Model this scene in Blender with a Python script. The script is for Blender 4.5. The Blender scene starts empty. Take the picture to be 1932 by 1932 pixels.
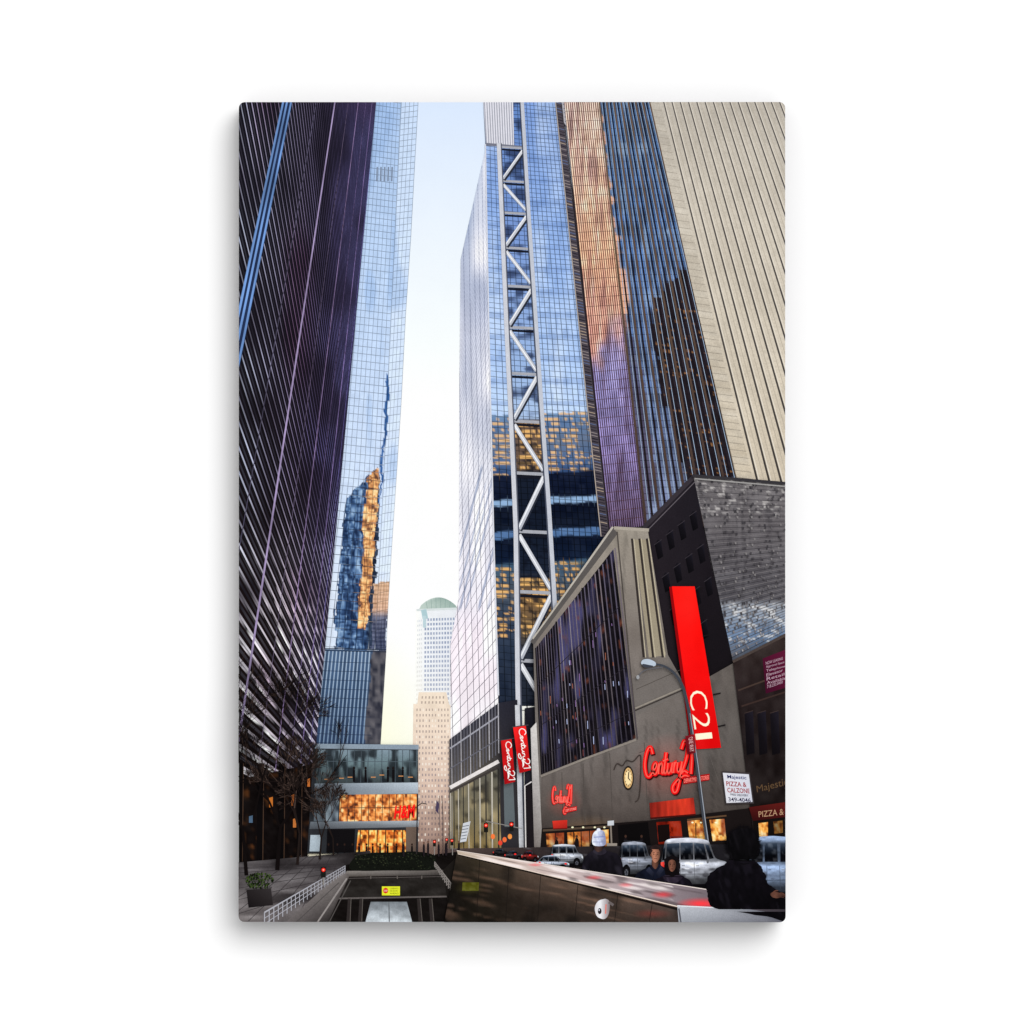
import bpy, math, random
import numpy as np
SC=0.6096/1030.0; LUM=1.2; DZ=6e-6
X0,X1,Y0,Y1=451.,1481.,193.,1738.
R=random.Random(11); NR=np.random.RandomState(5)
ZC=[0]
def Z():
    ZC[0]+=1; return ZC[0]
# ---------- helpers ----------
def rounded():
    r=11; p=[]
    for cx,cy,a0 in((X0+r,Y0+r,180),(X1-r,Y0+r,270),(X1-r,Y1-r,0),(X0+r,Y1-r,90)):
        for k in range(6):
            a=math.radians(a0+k*18); p.append((cx+r*math.cos(a),cy+r*math.sin(a)))
    return p
CAN=rounded()
def clip(poly,cp):
    cx=sum(p[0] for p in cp)/len(cp); cy=sum(p[1] for p in cp)/len(cp)
    out=poly
    for i in range(len(cp)):
        a=cp[i]; b=cp[(i+1)%len(cp)]
        ex,ey=b[0]-a[0],b[1]-a[1]
        s=1 if ex*(cy-a[1])-ey*(cx-a[0])>0 else -1
        inp=out; out=[]
        if not inp: return []
        d=[s*(ex*(p[1]-a[1])-ey*(p[0]-a[0])) for p in inp]
        for k in range(len(inp)):
            p,q=inp[k-1],inp[k]; dp,dq=d[k-1],d[k]
            if dq>=0:
                if dp<0:
                    t=dp/(dp-dq); out.append(tuple(p[m]+(q[m]-p[m])*t for m in range(5)))
                out.append(q)
            elif dp>=0:
                t=dp/(dp-dq); out.append(tuple(p[m]+(q[m]-p[m])*t for m in range(5)))
    return out
ALL=[]
class P:
    def __init__(s,name,parent=None,label=None,mat='print_ink_plain',clip=None,kind=None):
        s.name=name; s.parent=parent; s.label=label; s.mat=mat; s.clip=clip; s.kind=kind
        s.v=[]; s.f=[]; s.c=[]; ALL.append(s)
    def face(s,pts,cols,z):
        q=[(p[0],p[1],c[0],c[1],c[2]) for p,c in zip(pts,cols)]
        if s.clip: q=clip(q,s.clip)
        if len(q)<3: return
        ok=True
        for p in q:
            if not(X0+.01<p[0]<X1-.01 and Y0+.01<p[1]<Y1-.01 and (X0+11<p[0]<X1-11 or Y0+11<p[1]<Y1-11)): ok=False;break
        if not ok:
            q=clip(q,CAN)
            if len(q)<3: return
        n=len(s.v)
        for p in q:
            s.v.append((p[0],p[1],z)); s.c.append(p[2:5])
        s.f.append(tuple(range(n,n+len(q))))
    def poly(s,pts,col,z=None):
        z=z or Z()
        cols=col if isinstance(col,list) else [col]*len(pts)
        s.face(pts,cols,z); return s
    def line(s,p,q,w,col,w2=None,z=None,col2=None):
        z=z or Z(); w2=w if w2 is None else w2
        dx,dy=q[0]-p[0],q[1]-p[1]; l=math.hypot(dx,dy) or 1; nx,ny=-dy/l/2,dx/l/2
        c2=col2 or col
        s.face([(p[0]+nx*w,p[1]+ny*w),(q[0]+nx*w2,q[1]+ny*w2),(q[0]-nx*w2,q[1]-ny*w2),(p[0]-nx*w,p[1]-ny*w)],[col,c2,c2,col],z); return s
    def pline(s,pts,w,col,w2=None,z=None):
        z=z or Z(); n=len(pts); L=[];Q=[]
        w2=w if w2 is None else w2
        for i in range(n):
            a=pts[max(i-1,0)]; b=pts[min(i+1,n-1)]
            dx,dy=b[0]-a[0],b[1]-a[1]; l=math.hypot(dx,dy) or 1
            ww=(w+(w2-w)*i/(n-1))/2
            L.append((pts[i][0]-dy/l*ww,pts[i][1]+dx/l*ww)); Q.append((pts[i][0]+dy/l*ww,pts[i][1]-dx/l*ww))
        for i in range(n-1): s.face([L[i],L[i+1],Q[i+1],Q[i]],[col]*4,z)
        return s
    def disc(s,cx,cy,rx,ry,col,z=None,n=18,rot=0):
        ca,sa=math.cos(rot),math.sin(rot); pts=[]
        for k in range(n):
            a=2*math.pi*k/n; ex,ey=rx*math.cos(a),ry*math.sin(a)
            pts.append((cx+ex*ca-ey*sa,cy+ex*sa+ey*ca))
        return s.poly(pts,col,z)
    def blob(s,pts,col,z=None,k=5):
        return s.poly(spl(pts,k,True),col,z)
    def blobf(s,pts,cf,step=3.0,k=5):
        out=spl(pts,k,True) if k>1 else list(pts); z=Z()
        ys=[p[1] for p in out]; y=min(ys); ymax=max(ys)
        n=len(out)
        def xs(yy):
            r=[]
            for i in range(n):
                a,b=out[i],out[i-1]
                if (a[1]>yy)!=(b[1]>yy): r.append(a[0]+(b[0]-a[0])*(yy-a[1])/(b[1]-a[1]))
            return sorted(r)
        while y<ymax:
            y2=min(y+step,ymax); a=xs(y+.02); b=xs(y2-.02)
            if len(a)==len(b) and len(a)>=2:
                for j in range(0,len(a)-1,2):
                    m=max(1,int((a[j+1]-a[j])/step/1.3)+1)
                    for q in range(m):
                        u0,u1=q/m,(q+1)/m
                        P4=[(a[j]+(a[j+1]-a[j])*u0,y),(a[j]+(a[j+1]-a[j])*u1,y),(b[j]+(b[j+1]-b[j])*u1,y2),(b[j]+(b[j+1]-b[j])*u0,y2)]
                        C=np.broadcast_to(cf(np.array([p[0] for p in P4]),np.array([p[1] for p in P4])),(4,3))
                        s.face(P4,list(C),z)
            y=y2
        return s
    def field(s,f,us,vs,cf,z=None):
        z=z or Z()
        XY=[[f(u,v) for v in vs] for u in us]
        X=np.array([[p[0] for p in r] for r in XY]); Y=np.array([[p[1] for p in r] for r in XY])
        C=np.broadcast_to(cf(X.ravel(),Y.ravel()),(X.size,3)).reshape(X.shape+(3,))
        for i in range(len(us)-1):
            for j in range(len(vs)-1):
                s.face([XY[i][j],XY[i+1][j],XY[i+1][j+1],XY[i][j+1]],[C[i,j],C[i+1,j],C[i+1,j+1],C[i,j+1]],z)
        return s
    def stripes(s,f,n,g0,g1,vs,cf,z=None):
        z=z or Z()
        for i in range(n): s.field(f,[(i+g0)/n,(i+g1)/n],vs,cf,z=z)
        return s
    def cells(s,f,us,vs,gu,gv,cf,z=None,skip=0):
        z=z or Z(); Q=[];cx=[];cy=[]
        for i in range(len(us)-1):
            for j in range(len(vs)-1):
                if skip and R.random()<skip: continue
                du=us[i+1]-us[i]; dv=vs[j+1]-vs[j]
                u0=us[i]+gu*du; u1=us[i+1]-gu*du; v0=vs[j]+gv*dv; v1=vs[j+1]-gv*dv
                q=[f(u0,v0),f(u1,v0),f(u1,v1),f(u0,v1)]
                Q.append(q); cx.append(sum(p[0] for p in q)/4); cy.append(sum(p[1] for p in q)/4)
        if not Q: return s
        C=np.broadcast_to(cf(np.array(cx),np.array(cy)),(len(Q),3))
        for q,c in zip(Q,C):
            s.face(q,[c]*4,z)
        return s
    def mull(s,f,us,vs,wu,wv,cf):
        z=Z()
        for u in us: s.field(f,[u-wu,u+wu],vs,cf,z=z)
        z=Z()
        for v in vs[1:]: s.field(f,[us[0]+(us[-1]-us[0])*k/4 for k in range(5)],[v-wv,v+wv],cf,z=z)
        return s
def spl(pts,k=5,closed=False):
    n=len(pts); out=[]
    rng=range(n) if closed else range(n-1)
    for i in rng:
        g=(lambda j: pts[j%n]) if closed else (lambda j: pts[min(max(j,0),n-1)])
        p0,p1,p2,p3=g(i-1),g(i),g(i+1),g(i+2)
        for m in range(k):
            t=m/k
            out.append(tuple(.5*((2*p1[d])+(-p0[d]+p2[d])*t+(2*p0[d]-5*p1[d]+4*p2[d]-p3[d])*t*t+(-p0[d]+3*p1[d]-3*p2[d]+p3[d])*t**3) for d in(0,1)))
    if not closed: out.append(tuple(pts[-1]))
    return out
def hs(ix,iy,s):
    n=np.sin(ix*127.1+iy*311.7+s*74.7)*43758.5453; return n-np.floor(n)
def vn(x,y,sx,sy,s=0):
    X=x/sx;Y=y/sy; ix=np.floor(X);iy=np.floor(Y); fx=X-ix;fy=Y-iy; fx=fx*fx*(3-2*fx);fy=fy*fy*(3-2*fy)
    return (hs(ix,iy,s)*(1-fx)+hs(ix+1,iy,s)*fx)*(1-fy)+(hs(ix,iy+1,s)*(1-fx)+hs(ix+1,iy+1,s)*fx)*fy
def ramp(t,ks,cs):
    cs=np.array(cs,float); return np.stack([np.interp(t,ks,cs[:,m]) for m in range(3)],-1)
def mixa(a,b,t): return a*(1-t[:,None])+np.array(b,float)*t[:,None]
def sst(x,a,b): 
    t=np.clip((x-a)/(b-a),0,1); return t*t*(3-2*t)
def inp(x,y,poly):
    c=np.zeros(x.shape,bool); n=len(poly)
    for i in range(n):
        x1,y1=poly[i]; x2,y2=poly[i-1]
        if y1==y2: continue
        c^=((y1>y)!=(y2>y))&(x<(x2-x1)*(y-y1)/(y2-y1)+x1)
    return c
def bil(a,b,c,d):
    def f(u,v):
        return (a[0]*(1-u)*(1-v)+b[0]*u*(1-v)+c[0]*u*v+d[0]*(1-u)*v, a[1]*(1-u)*(1-v)+b[1]*u*(1-v)+c[1]*u*v+d[1]*(1-u)*v)
    return f
def lin(n,a=0.,b=1.): return [a+(b-a)*i/n for i in range(n+1)]
def flat(col,amp=8,sx=12,sy=12,seed=0,rn=3):
    def cf(x,y):
        n=(vn(x,y,sx,sy,seed)-.5)*2*amp+NR.uniform(-rn,rn,x.shape)
        return np.clip(np.array(col,float)[None,:]+n[:,None],2,255)
    return cf
def text(o,body,A,B,C,D,col,z=None,bold=0.0):
    z=z or Z()
    cu=bpy.data.curves.new('tmp','FONT'); cu.body=body; cu.resolution_u=3; cu.offset=bold
    ob=bpy.data.objects.new('tmp',cu); bpy.context.scene.collection.objects.link(ob)
    bpy.context.view_layer.update()
    me=bpy.data.meshes.new_from_object(ob.evaluated_get(bpy.context.evaluated_depsgraph_get()))
    vs=[(v.co.x,v.co.y) for v in me.vertices]
    if vs:
        x0=min(v[0] for v in vs);x1=max(v[0] for v in vs);y0=min(v[1] for v in vs);y1=max(v[1] for v in vs)
        def m(v):
            u=(v[0]-x0)/(x1-x0); w=(v[1]-y0)/(y1-y0)
            return tuple(A[d]*(1-u)*(1-w)+B[d]*u*(1-w)+C[d]*u*w+D[d]*(1-u)*w for d in(0,1))
        for p in me.polygons: o.face([m(vs[i]) for i in p.vertices],[col]*len(p.vertices),z)
    bpy.data.objects.remove(ob); bpy.data.curves.remove(cu); bpy.data.meshes.remove(me)
# flowing script "Century 21"
SCRIPT=[[(17,20),(12,6),(5,14),(1,38),(4,58),(10,64),(16,58),(20,52),(25,44),(23,37),(19,44),(19,56),(23,60),(27,54)],
 [(27,54),(30,39)],[(30,39),(29.5,60)],[(29.5,58),(31,46),(35,38),(37,44),(36.5,56),(39,59),(41,50),(45,18)],[(44.5,20),(41.5,52),(44,60),(48,52)],[(38,35),(49,31)],
 [(49,39),(48.5,54),(51.5,60),(56,50),(58,39)],[(58,39),(57,56),(59.5,59)],[(62,38),(61,60)],[(61,52),(64,40),(67,39)],
 [(69,39),(68.5,54),(72,58),(76,48),(78,38)],[(78,38),(75,66),(69,94),(62,97),(60,86),(70,74),(84,66),(94,70)],
 [(76,14),(82,-2),(89,7),(87,32),(77,62)],[(77,62),(83,57),(91,62)],[(93,12),(100,-3)],[(100,-3),(97,64)]]
def script(o,m,wd,col,core=None):
    for w_,c_ in ((wd,col),)+(((wd*.3,core),) if core else ()):
        for st in SCRIPT:
            pts=[m(p[0]/100,p[1]/100) for p in (spl(st,5) if len(st)>2 else st)]
            o.pline(pts,w_,c_,z=Z())
def xat(pl,y):
    for i in range(len(pl)-1):
        if y<=pl[i+1][1] or i==len(pl)-2:
            a,b=pl[i],pl[i+1]; return a[0]+(b[0]-a[0])*(y-a[1])/(b[1]-a[1])

# ================= SKY =================
sky=P('sky',label='pale evening sky fading to faint cream near horizon',mat='print_ink_smooth')
def cs(x,y):
    c=ramp(y,[193,450,750,1000,1200,1400,1620],[(208,222,243),(226,234,249),(243,246,254),(252,252,255),(255,252,246),(255,247,228),(242,228,208)])
    w=np.clip((790-x)/70,0,1)*np.clip((y-1120)/250,0,1)
    return np.clip(mixa(c,(255,242,208),w*.5),0,255)
sky.field(bil((640,190),(1080,190),(1080,1640),(560,1640)),lin(24),lin(60),cs)

# ================= far domed tower =================
dt=P('domed_tower',label='pale office tower with low grey green dome')
dt.field(bil((785,1150),(866,1146),(867,1420),(780,1420)),lin(8),lin(20),lambda x,y:mixa(ramp(x,[785,800,865],[(244,243,238),(230,233,236),(220,223,229)]),(250,240,220),np.clip((y-1250)/170,0,1)*.5))
w=P('window',parent=dt,kind='stuff')
w.cells(bil((800,1165),(864,1163),(865,1410),(799,1410)),lin(12),lin(28),.2,.22,lambda x,y:mixa(ramp(y,[1160,1300,1410],[(132,146,174),(160,168,188),(192,184,178)]),(215,215,220),NR.uniform(0,.3,x.shape)))
w.cells(bil((787,1168),(797,1166),(796,1410),(783,1410)),lin(3),lin(28),.25,.28,lambda x,y:ramp(y,[1160,1410],[(204,210,218),(234,226,208)]))
d=P('dome',parent=dt)
arc=[(790+74*t/16, 1148-21*math.sin(math.pi*t/16)**.75) for t in range(17)]
d.poly([(790,1151)]+arc[1:-1]+[(864,1149)],[(184,200,192)]*9+[(146,168,160)]*8)
for k in range(3,15,2): d.line(arc[k],(arc[k][0]*.9+82.7,1148),.8,(134,158,152))
d.line((786,1151),(865,1148),4,(206,214,214)); d.line((796,1160),(806,1158),18,(168,196,202))
d.line((801,1162),(801,1184),6,(182,204,210))
# ================= stone mid building =================
sb=P('stone_building',label='cream and pink stone setback office block')
def cst(x,y):
    c=ramp(y,[1300,1400,1500,1600],[(232,216,196),(226,206,188),(204,178,162),(150,122,110)])
    return np.clip(c+((vn(x,y,9,14,8)-.5)*14)[:,None],0,255)
sb.field(bil((790,1306),(842,1306),(850,1340),(786,1340)),lin(8),lin(4),cst)
sb.field(bil((780,1328),(850,1330),(852,1612),(776,1612)),lin(12),lin(40),cst)
w=P('window',parent=sb,kind='stuff')
w.cells(bil((784,1334),(848,1334),(850,1590),(780,1590)),lin(11),lin(25),.3,.27,lambda x,y:mixa(ramp(y,[1330,1480,1600],[(178,162,150),(156,142,142),(120,100,96)]),(250,240,225),(NR.uniform(0,1,x.shape)>.72)*.8))
w.cells(bil((794,1311),(840,1311),(840,1330),(792,1330)),lin(7),lin(2),.3,.25,flat((176,160,148),5))

# ================= mirrored glass tower (left) =================
gt=P('glass_tower',label='mirrored pale blue glass tower reflecting a golden building')
TE=[(789,193),(783,300),(775,450),(765,600),(757,760),(748,900),(740,1020),(733,1130),(728,1240),(718,1405)]
FE=[(757,193),(733,700),(724,900),(715,1080),(707,1225),(696,1405)]
LE=[(696,185),(640,900),(597,1230),(576,1410)]
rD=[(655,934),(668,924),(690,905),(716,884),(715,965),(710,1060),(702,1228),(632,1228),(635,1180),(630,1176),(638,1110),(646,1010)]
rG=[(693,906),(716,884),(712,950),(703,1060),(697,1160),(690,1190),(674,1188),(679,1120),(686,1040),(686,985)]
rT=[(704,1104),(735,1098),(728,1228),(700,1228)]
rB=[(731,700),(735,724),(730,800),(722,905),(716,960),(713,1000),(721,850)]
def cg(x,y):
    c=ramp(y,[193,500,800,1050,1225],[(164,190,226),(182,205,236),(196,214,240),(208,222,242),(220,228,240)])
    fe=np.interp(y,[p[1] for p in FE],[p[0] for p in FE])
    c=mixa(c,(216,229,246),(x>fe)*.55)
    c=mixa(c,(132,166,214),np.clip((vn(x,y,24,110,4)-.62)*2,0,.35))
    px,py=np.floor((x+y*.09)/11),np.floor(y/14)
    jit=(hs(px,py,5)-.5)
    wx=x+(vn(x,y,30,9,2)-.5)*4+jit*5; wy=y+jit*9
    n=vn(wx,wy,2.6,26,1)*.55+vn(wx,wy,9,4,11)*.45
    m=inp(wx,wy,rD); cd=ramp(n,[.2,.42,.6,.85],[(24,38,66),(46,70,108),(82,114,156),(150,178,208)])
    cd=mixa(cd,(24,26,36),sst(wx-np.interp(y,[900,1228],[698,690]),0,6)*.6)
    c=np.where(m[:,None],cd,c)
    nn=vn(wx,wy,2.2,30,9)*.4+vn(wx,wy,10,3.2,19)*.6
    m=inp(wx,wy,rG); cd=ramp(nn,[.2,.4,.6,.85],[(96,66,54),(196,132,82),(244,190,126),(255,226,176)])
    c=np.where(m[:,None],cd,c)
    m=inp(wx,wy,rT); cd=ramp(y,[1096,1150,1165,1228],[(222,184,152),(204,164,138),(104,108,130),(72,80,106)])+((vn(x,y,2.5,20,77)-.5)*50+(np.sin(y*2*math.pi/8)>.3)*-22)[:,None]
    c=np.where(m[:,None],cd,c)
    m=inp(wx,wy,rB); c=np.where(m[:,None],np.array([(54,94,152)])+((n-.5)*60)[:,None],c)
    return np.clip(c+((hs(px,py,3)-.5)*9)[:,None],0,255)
def mg(E1,E2,sl):
    def f(u,y):
        a=xat(E1,y);b=xat(E2,y); return (a+(b-a)*u, y+sl*(u-.5))
    return f
ys=[170]
while ys[-1]<1228: ys.append(ys[-1]+10+ (ys[-1]-150)*.0075)
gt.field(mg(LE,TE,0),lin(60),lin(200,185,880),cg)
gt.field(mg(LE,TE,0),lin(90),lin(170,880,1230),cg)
w=P('mullion',parent=gt,kind='stuff')
mc=lambda x,y:np.clip(cg(x,y)*.68,0,255)
w.mull(mg(LE,FE,9),lin(9),ys,.006,.55,mc)
w.mull(mg(FE,TE,-4),lin(4),ys,.014,.5,mc)
w.field(mg(FE,TE,0),[-.03,.03],lin(60,190,1228),lambda x,y:cg(x,y)*.78)
low=P('lower_facade',parent=gt,mat='print_ink_plain')
def cl(x,y):
    c=ramp(y,[1226,1300,1405],[(66,88,118),(54,76,106),(46,62,90)])*(.85+.3*vn(x,y,5,60,2))[:,None]
    dk=x>np.interp(y,[1226,1405],[700,688])+(vn(x,y,8,16,3)-.5)*10
    return np.where(dk[:,None],np.array([(36,38,50)])+(vn(x,y,5,8,5)*66)[:,None]*np.array([[1,.93,.82]]),c)
low.field(mg(LE,TE,4),lin(60),lin(40,1226,1405),cl)
z_=Z()
for i in range(15):
    u=(i+.5)/19; low.field(mg(LE,TE,4),[u-.009,u+.009],lin(12,1228,1405),lambda x,y:ramp(y,[1226,1405],[(156,176,198),(110,134,162)])+0*x[:,None],z=z_)
for yy in (1226,1230): low.line((600,yy-3),(729,yy),1.5,(34,44,62))
for y in range(1250,1405,17): low.line((596,y-2),(700,y+1),.9,(36,50,74))
vt=P('vent',parent=gt)
for i in range(5): vt.line((712+i*7,315),(711+i*7,342),2.8,(120,134,156))

# ================= silver truss tower =================
tt=P('truss_tower',label='blue glass skyscraper with exposed zigzag steel truss')
CE=[(912,193),(916,270),(922,600),(931,1000),(937,1200),(941,1330),(945,1600)]
RL=[(940,193),(941,270),(948,430),(957,640),(967,840),(974,1000),(978,1300),(986,1600)]
RR=[(985,193),(997,400),(1010,600),(1023,800),(1034,950),(1043,1100),(1060,1400)]
RE=[(1050,193),(1080,450),(1107,700),(1138,1005),(1160,1300)]
VPS=(620,1605)
def fs(t,y):
    c=(xat(CE,y),y); return (c[0]+(VPS[0]-c[0])*t,c[1]+(VPS[1]-c[1])*t)
def css(x,y):
    c=ramp(y,[270,600,900,1100,1200,1380],[(158,176,206),(184,190,210),(200,203,216),(214,212,224),(242,232,240),(234,226,232)])
    c=c+((vn(x,y,6,60,3)-.5)*18)[:,None]
    c=mixa(c,(250,248,252),np.clip(vn(x,y,22,80,7)*1.5-.35,0,.85))
    c=mixa(c,(92,110,148),(sst(vn(x,y+ (x-900)*4.0,90,20,11),.62,.7)*((y<1150)&(y>880)))*.5)
    return np.clip(c,0,255)
tsc=lin(44,0,.31)
ys=[200]
while ys[-1]<1335: ys.append(ys[-1]+8.0+max(0,ys[-1]-300)*.021)
ts=[0,.024,.05,.078,.108,.141,.178,.22,.268,.33]
CL1=[(918,272),(869,490),(867,700),(866,1130),(866,1425),(944,1322)]
CL2=[(866,1125),(850,1215),(850,1420),(866,1400)]
for cl_ in(CL1,CL2):
    sf=P('side_facade',parent=tt,clip=cl_,label='pale silver panelled side of the truss tower')
    sf.field(fs,tsc,lin(150,190,1340),css)
    w=P('mullion',parent=tt,kind='stuff',clip=cl_)
    w.mull(fs,ts,ys,.0016,.8,lambda x,y:css(x,y)*ramp(y,[270,900,1300],[(.72,.74,.8),(.6,.61,.66),(.4,.38,.42)]))
def band(yy,a,b,s=2.): return sst(yy,a-s,a+s)*(1-sst(yy,b-s,b+s))
def cfr(x,y):
    c=ramp(y,[193,400,600,760],[(122,154,212),(138,170,224),(158,188,234),(184,208,242)])
    c=mixa(c,(212,226,246),np.clip((vn(x,y,30,120,4)-.5)*1.4,0,.45))
    c=mixa(c,(96,126,180),sst(vn(x,y,7,30,14),.7,.9)*.25)
    px,py=np.floor(x/12),np.floor(y/10.5)
    c=mixa(c,(84,114,170),((py%4)==0)*.22)
    yy=y+(hs(px,py,15)-.5)*4+ (x-1040)*.05
    fl=(np.sin(y*2*math.pi/10.5)>-.1)
    gl=sst(hs(np.floor(x/5.),py,9)*.6+vn(x,y,20,20,21)*.4,.5,.6)
    g=ramp(yy,[778,800,830,870,888],[(112,142,178),(82,110,150),(98,114,140),(72,98,138),(50,74,114)])
    g=mixa(g,(236,186,126),gl*fl*.85)
    k=sst(yy,778,780)[:,None]; c=c*(1-k)+g*k
    g=ramp(yy,[893,938,940,950,952,998,1000,1012,1014,1056,1060,1110,1180,1330],[(18,26,48),(16,23,42),(134,166,202),(134,166,202),(13,19,36),(17,25,42),(82,114,158),(74,106,150),(13,20,38),(17,29,52),(60,86,110),(70,80,94),(46,58,78),(26,34,50)])
    g=mixa(g,(244,186,110),gl*fl*band(yy,1062,1200)*.85)
    k=sst(yy,891,893)[:,None]
    c=c*(1-k)+g*k
    return np.clip(c+((hs(px,py,3)-.5)*12)[:,None],3,255)
ys=[193]
while ys[-1]<1330: ys.append(ys[-1]+7.4+(ys[-1]-193)*.0058)
ff=P('front_facade',parent=tt)
def ctr(x,y):
    c=ramp(y,[193,450,700,790],[(96,130,190),(118,148,205),(150,178,220),(166,190,224)])
    c=mixa(c,(36,48,80),sst(vn(x,y,20,12,6),.5,.8)*.75)
    py=np.floor(y/10.)
    fl=(np.sin(y*2*math.pi/10.)>-.2); gl=sst(hs(np.floor(x/5.),py,9)*.5+vn(x,y,16,16,22)*.5,.42,.55)
    g=ramp(y,[790,796,885,893,1000,1090,1120,1180,1230,1330],[(50,54,70),(108,88,76),(90,74,66),(22,29,44),(18,25,40),(26,34,50),(128,96,62),(100,82,62),(42,48,60),(30,36,48)])
    g=mixa(g,(250,194,114),gl*fl*np.maximum(band(y,796,888),band(y,1085,1200))*.85)
    g=mixa(g,(12,15,26),sst(vn(x,y,10,7,16),.6,.8)*.6)
    k=sst(y,788,794)[:,None]
    return np.clip(c*(1-k)+g*k,3,255)
ff.field(mg(CE,RL,0),lin(9),lin(400,190,1332),cfr)
ff.field(mg(RR,RE,0),lin(36),lin(400,190,1332),cfr)
ff.field(mg(RL,RR,0),lin(18),lin(400,190,1332),ctr)
w=P('mullion',parent=tt,kind='stuff')
dm=lambda g:(lambda x,y:np.clip(g(x,y)*.55,0,255))
w.mull(mg(CE,RL,4),lin(3),ys,.02,.5,dm(cfr)); w.mull(mg(RR,RE,6),lin(9),ys,.008,.5,dm(cfr)); w.mull(mg(RL,RR,4),lin(5),ys,.012,.55,dm(ctr))
cr=P('upper_tier',parent=tt)
cr.poly([(912,193),(968,193),(970,276),(917,272)],(214,214,222))
for i in range(12): cr.line((914+i*4.6,193),(918+i*4.5,274),1.5,(140,142,158))
cr.line((916,272),(986,278),5,(112,114,128)); 
tr=P('truss',parent=tt,label='pale grey steel zigzag bracing',mat='print_ink_fine')
nodes=[278,342,402,468,540,618,705,795,893,1003,1117,1247]
for k,y in enumerate(nodes):
    a=(xat(RL,y),y-1); b=(xat(RR,y),y+2)
    tr.line(a,b,4+k*.25,(160,162,170),z=Z()); tr.line((a[0],a[1]+4.5+k*.3),(b[0],b[1]+4.5+k*.3),3+k*.25,(22,24,34),z=Z())
for k in range(len(nodes)):
    y0_=nodes[k]; y1_=nodes[k+1] if k<len(nodes)-1 else 1380
    L_=lambda y:(xat(RL,y)+5,y); Q_=lambda y:(xat(RR,y)-4,y)
    a,b=(Q_(y0_+6),L_(y1_-5)) if k%2==0 else (L_(y0_+6),Q_(y1_-5))
    wd=5.3+k*.36
    tr.line((a[0]+2.5,a[1]+3),(b[0]+2.5,b[1]+3),wd,(40,44,56),z=Z()); tr.line(a,b,wd,(204,206,212),z=Z(),col2=(176,180,190)); tr.line((a[0]-1,a[1]-1),(b[0]-1,b[1]-1),wd*.25,(234,236,240),z=Z())
tr.pline([(xat(RL,y),y) for y in range(270,1601,35)],8,(196,198,206),12)
tr.pline([(xat(RL,y)+4.5,y) for y in range(270,1601,35)],2,(80,84,98),3,z=Z())
tr.pline([(xat(RR,y),y) for y in range(193,1330,35)],7,(186,190,200),12,z=Z())
tr.pline([(xat(RR,y)-4,y) for y in range(193,1330,35)],2,(66,72,88),3,z=Z())
tr.pline([(xat(CE,y),y) for y in range(272,1330,40)],2,(206,208,218),3,z=Z())
# construction hoist
ho=P('construction_hoist',label='brown lattice hoist mast running up a glass tower')
def fh(t): return (1054+ (1142-1054)*t, 193+ (1012-193)*t)
ho.line(fh(0),fh(1),11,(74,68,76),16)
for i in range(150):
    t=i/150; p=fh(t); wv=5+1.5*t
    ho.line((p[0]-wv,p[1]),(p[0]+wv,p[1]+3),1.4,R.choice([(140,130,130),(30,28,36),(168,150,132),(90,104,140),(50,46,54)]))
ho.line((1048,193),(1134,1012),1.6,(172,160,150)); ho.line((1061,193),(1151,1012),1.8,(42,36,42))
# tower podium
pd=P('tower_podium',label='dark podium of glass tower with glazed street floors',mat='print_ink_mottled')
pd.field(bil((990,1336),(1018,1332),(1014,1610),(990,1610)),lin(8),lin(16),flat((30,30,38),10,10,20,2))
pd.poly([(848,1395),(941,1326),(976,1320),(982,1600),(848,1600)],[(56,56,66),(40,40,50),(32,32,42),(50,46,42),(110,102,88)])
for i in range(16):
    t=i/15; x=852+88*t; y=1392-66*t
    pd.line((x,y),(x+1,y+95),1.2+t*.8,(96,96,106) if i%3 else (170,168,174))
pd.line((849,1486),(941,1436),7,(222,216,214)); pd.line((849,1494),(941,1447),3,(60,54,52))
pd.line((849,1412),(941,1350),3,(150,150,160)); pd.line((849,1450),(941,1394),2,(96,96,106))
pd.line((976,1330),(984,1600),9,(196,198,204)); pd.line((981.5,1330),(989.5,1600),2.4,(70,74,86))
g=P('shop_glazing',parent=pd)
g.field(bil((849,1497),(941,1450),(946,1602),(849,1602)),lin(22),lin(26),lambda x,y:mixa(mixa(ramp(y,[1450,1540,1600],[(88,86,78),(116,108,86),(134,114,72)]),(216,192,140),np.clip(vn(x,y,7,22,8)-.42,0,1)),(30,28,26),sst(vn(x,y,9,12,18),.6,.8)*.6))
for i in range(10):
    t=(i/9)**1.2; x=850+90*t; g.line((x,1496-46*t),(x+1,1604),1.4+1.4*t,(46,44,42) if i%2 else (186,180,168))
g.poly([(944,1440),(972,1440),(978,1600),(946,1600)],(46,44,48)); g.poly([(950,1470),(968,1468),(972,1560),(952,1560)],(92,100,104))
for x,y,c in((930,1578,(255,120,60)),(952,1584,(240,110,60)),(962,1578,(255,150,70)),(944,1590,(230,70,50))): g.disc(x,y,4,5,c)

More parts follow.
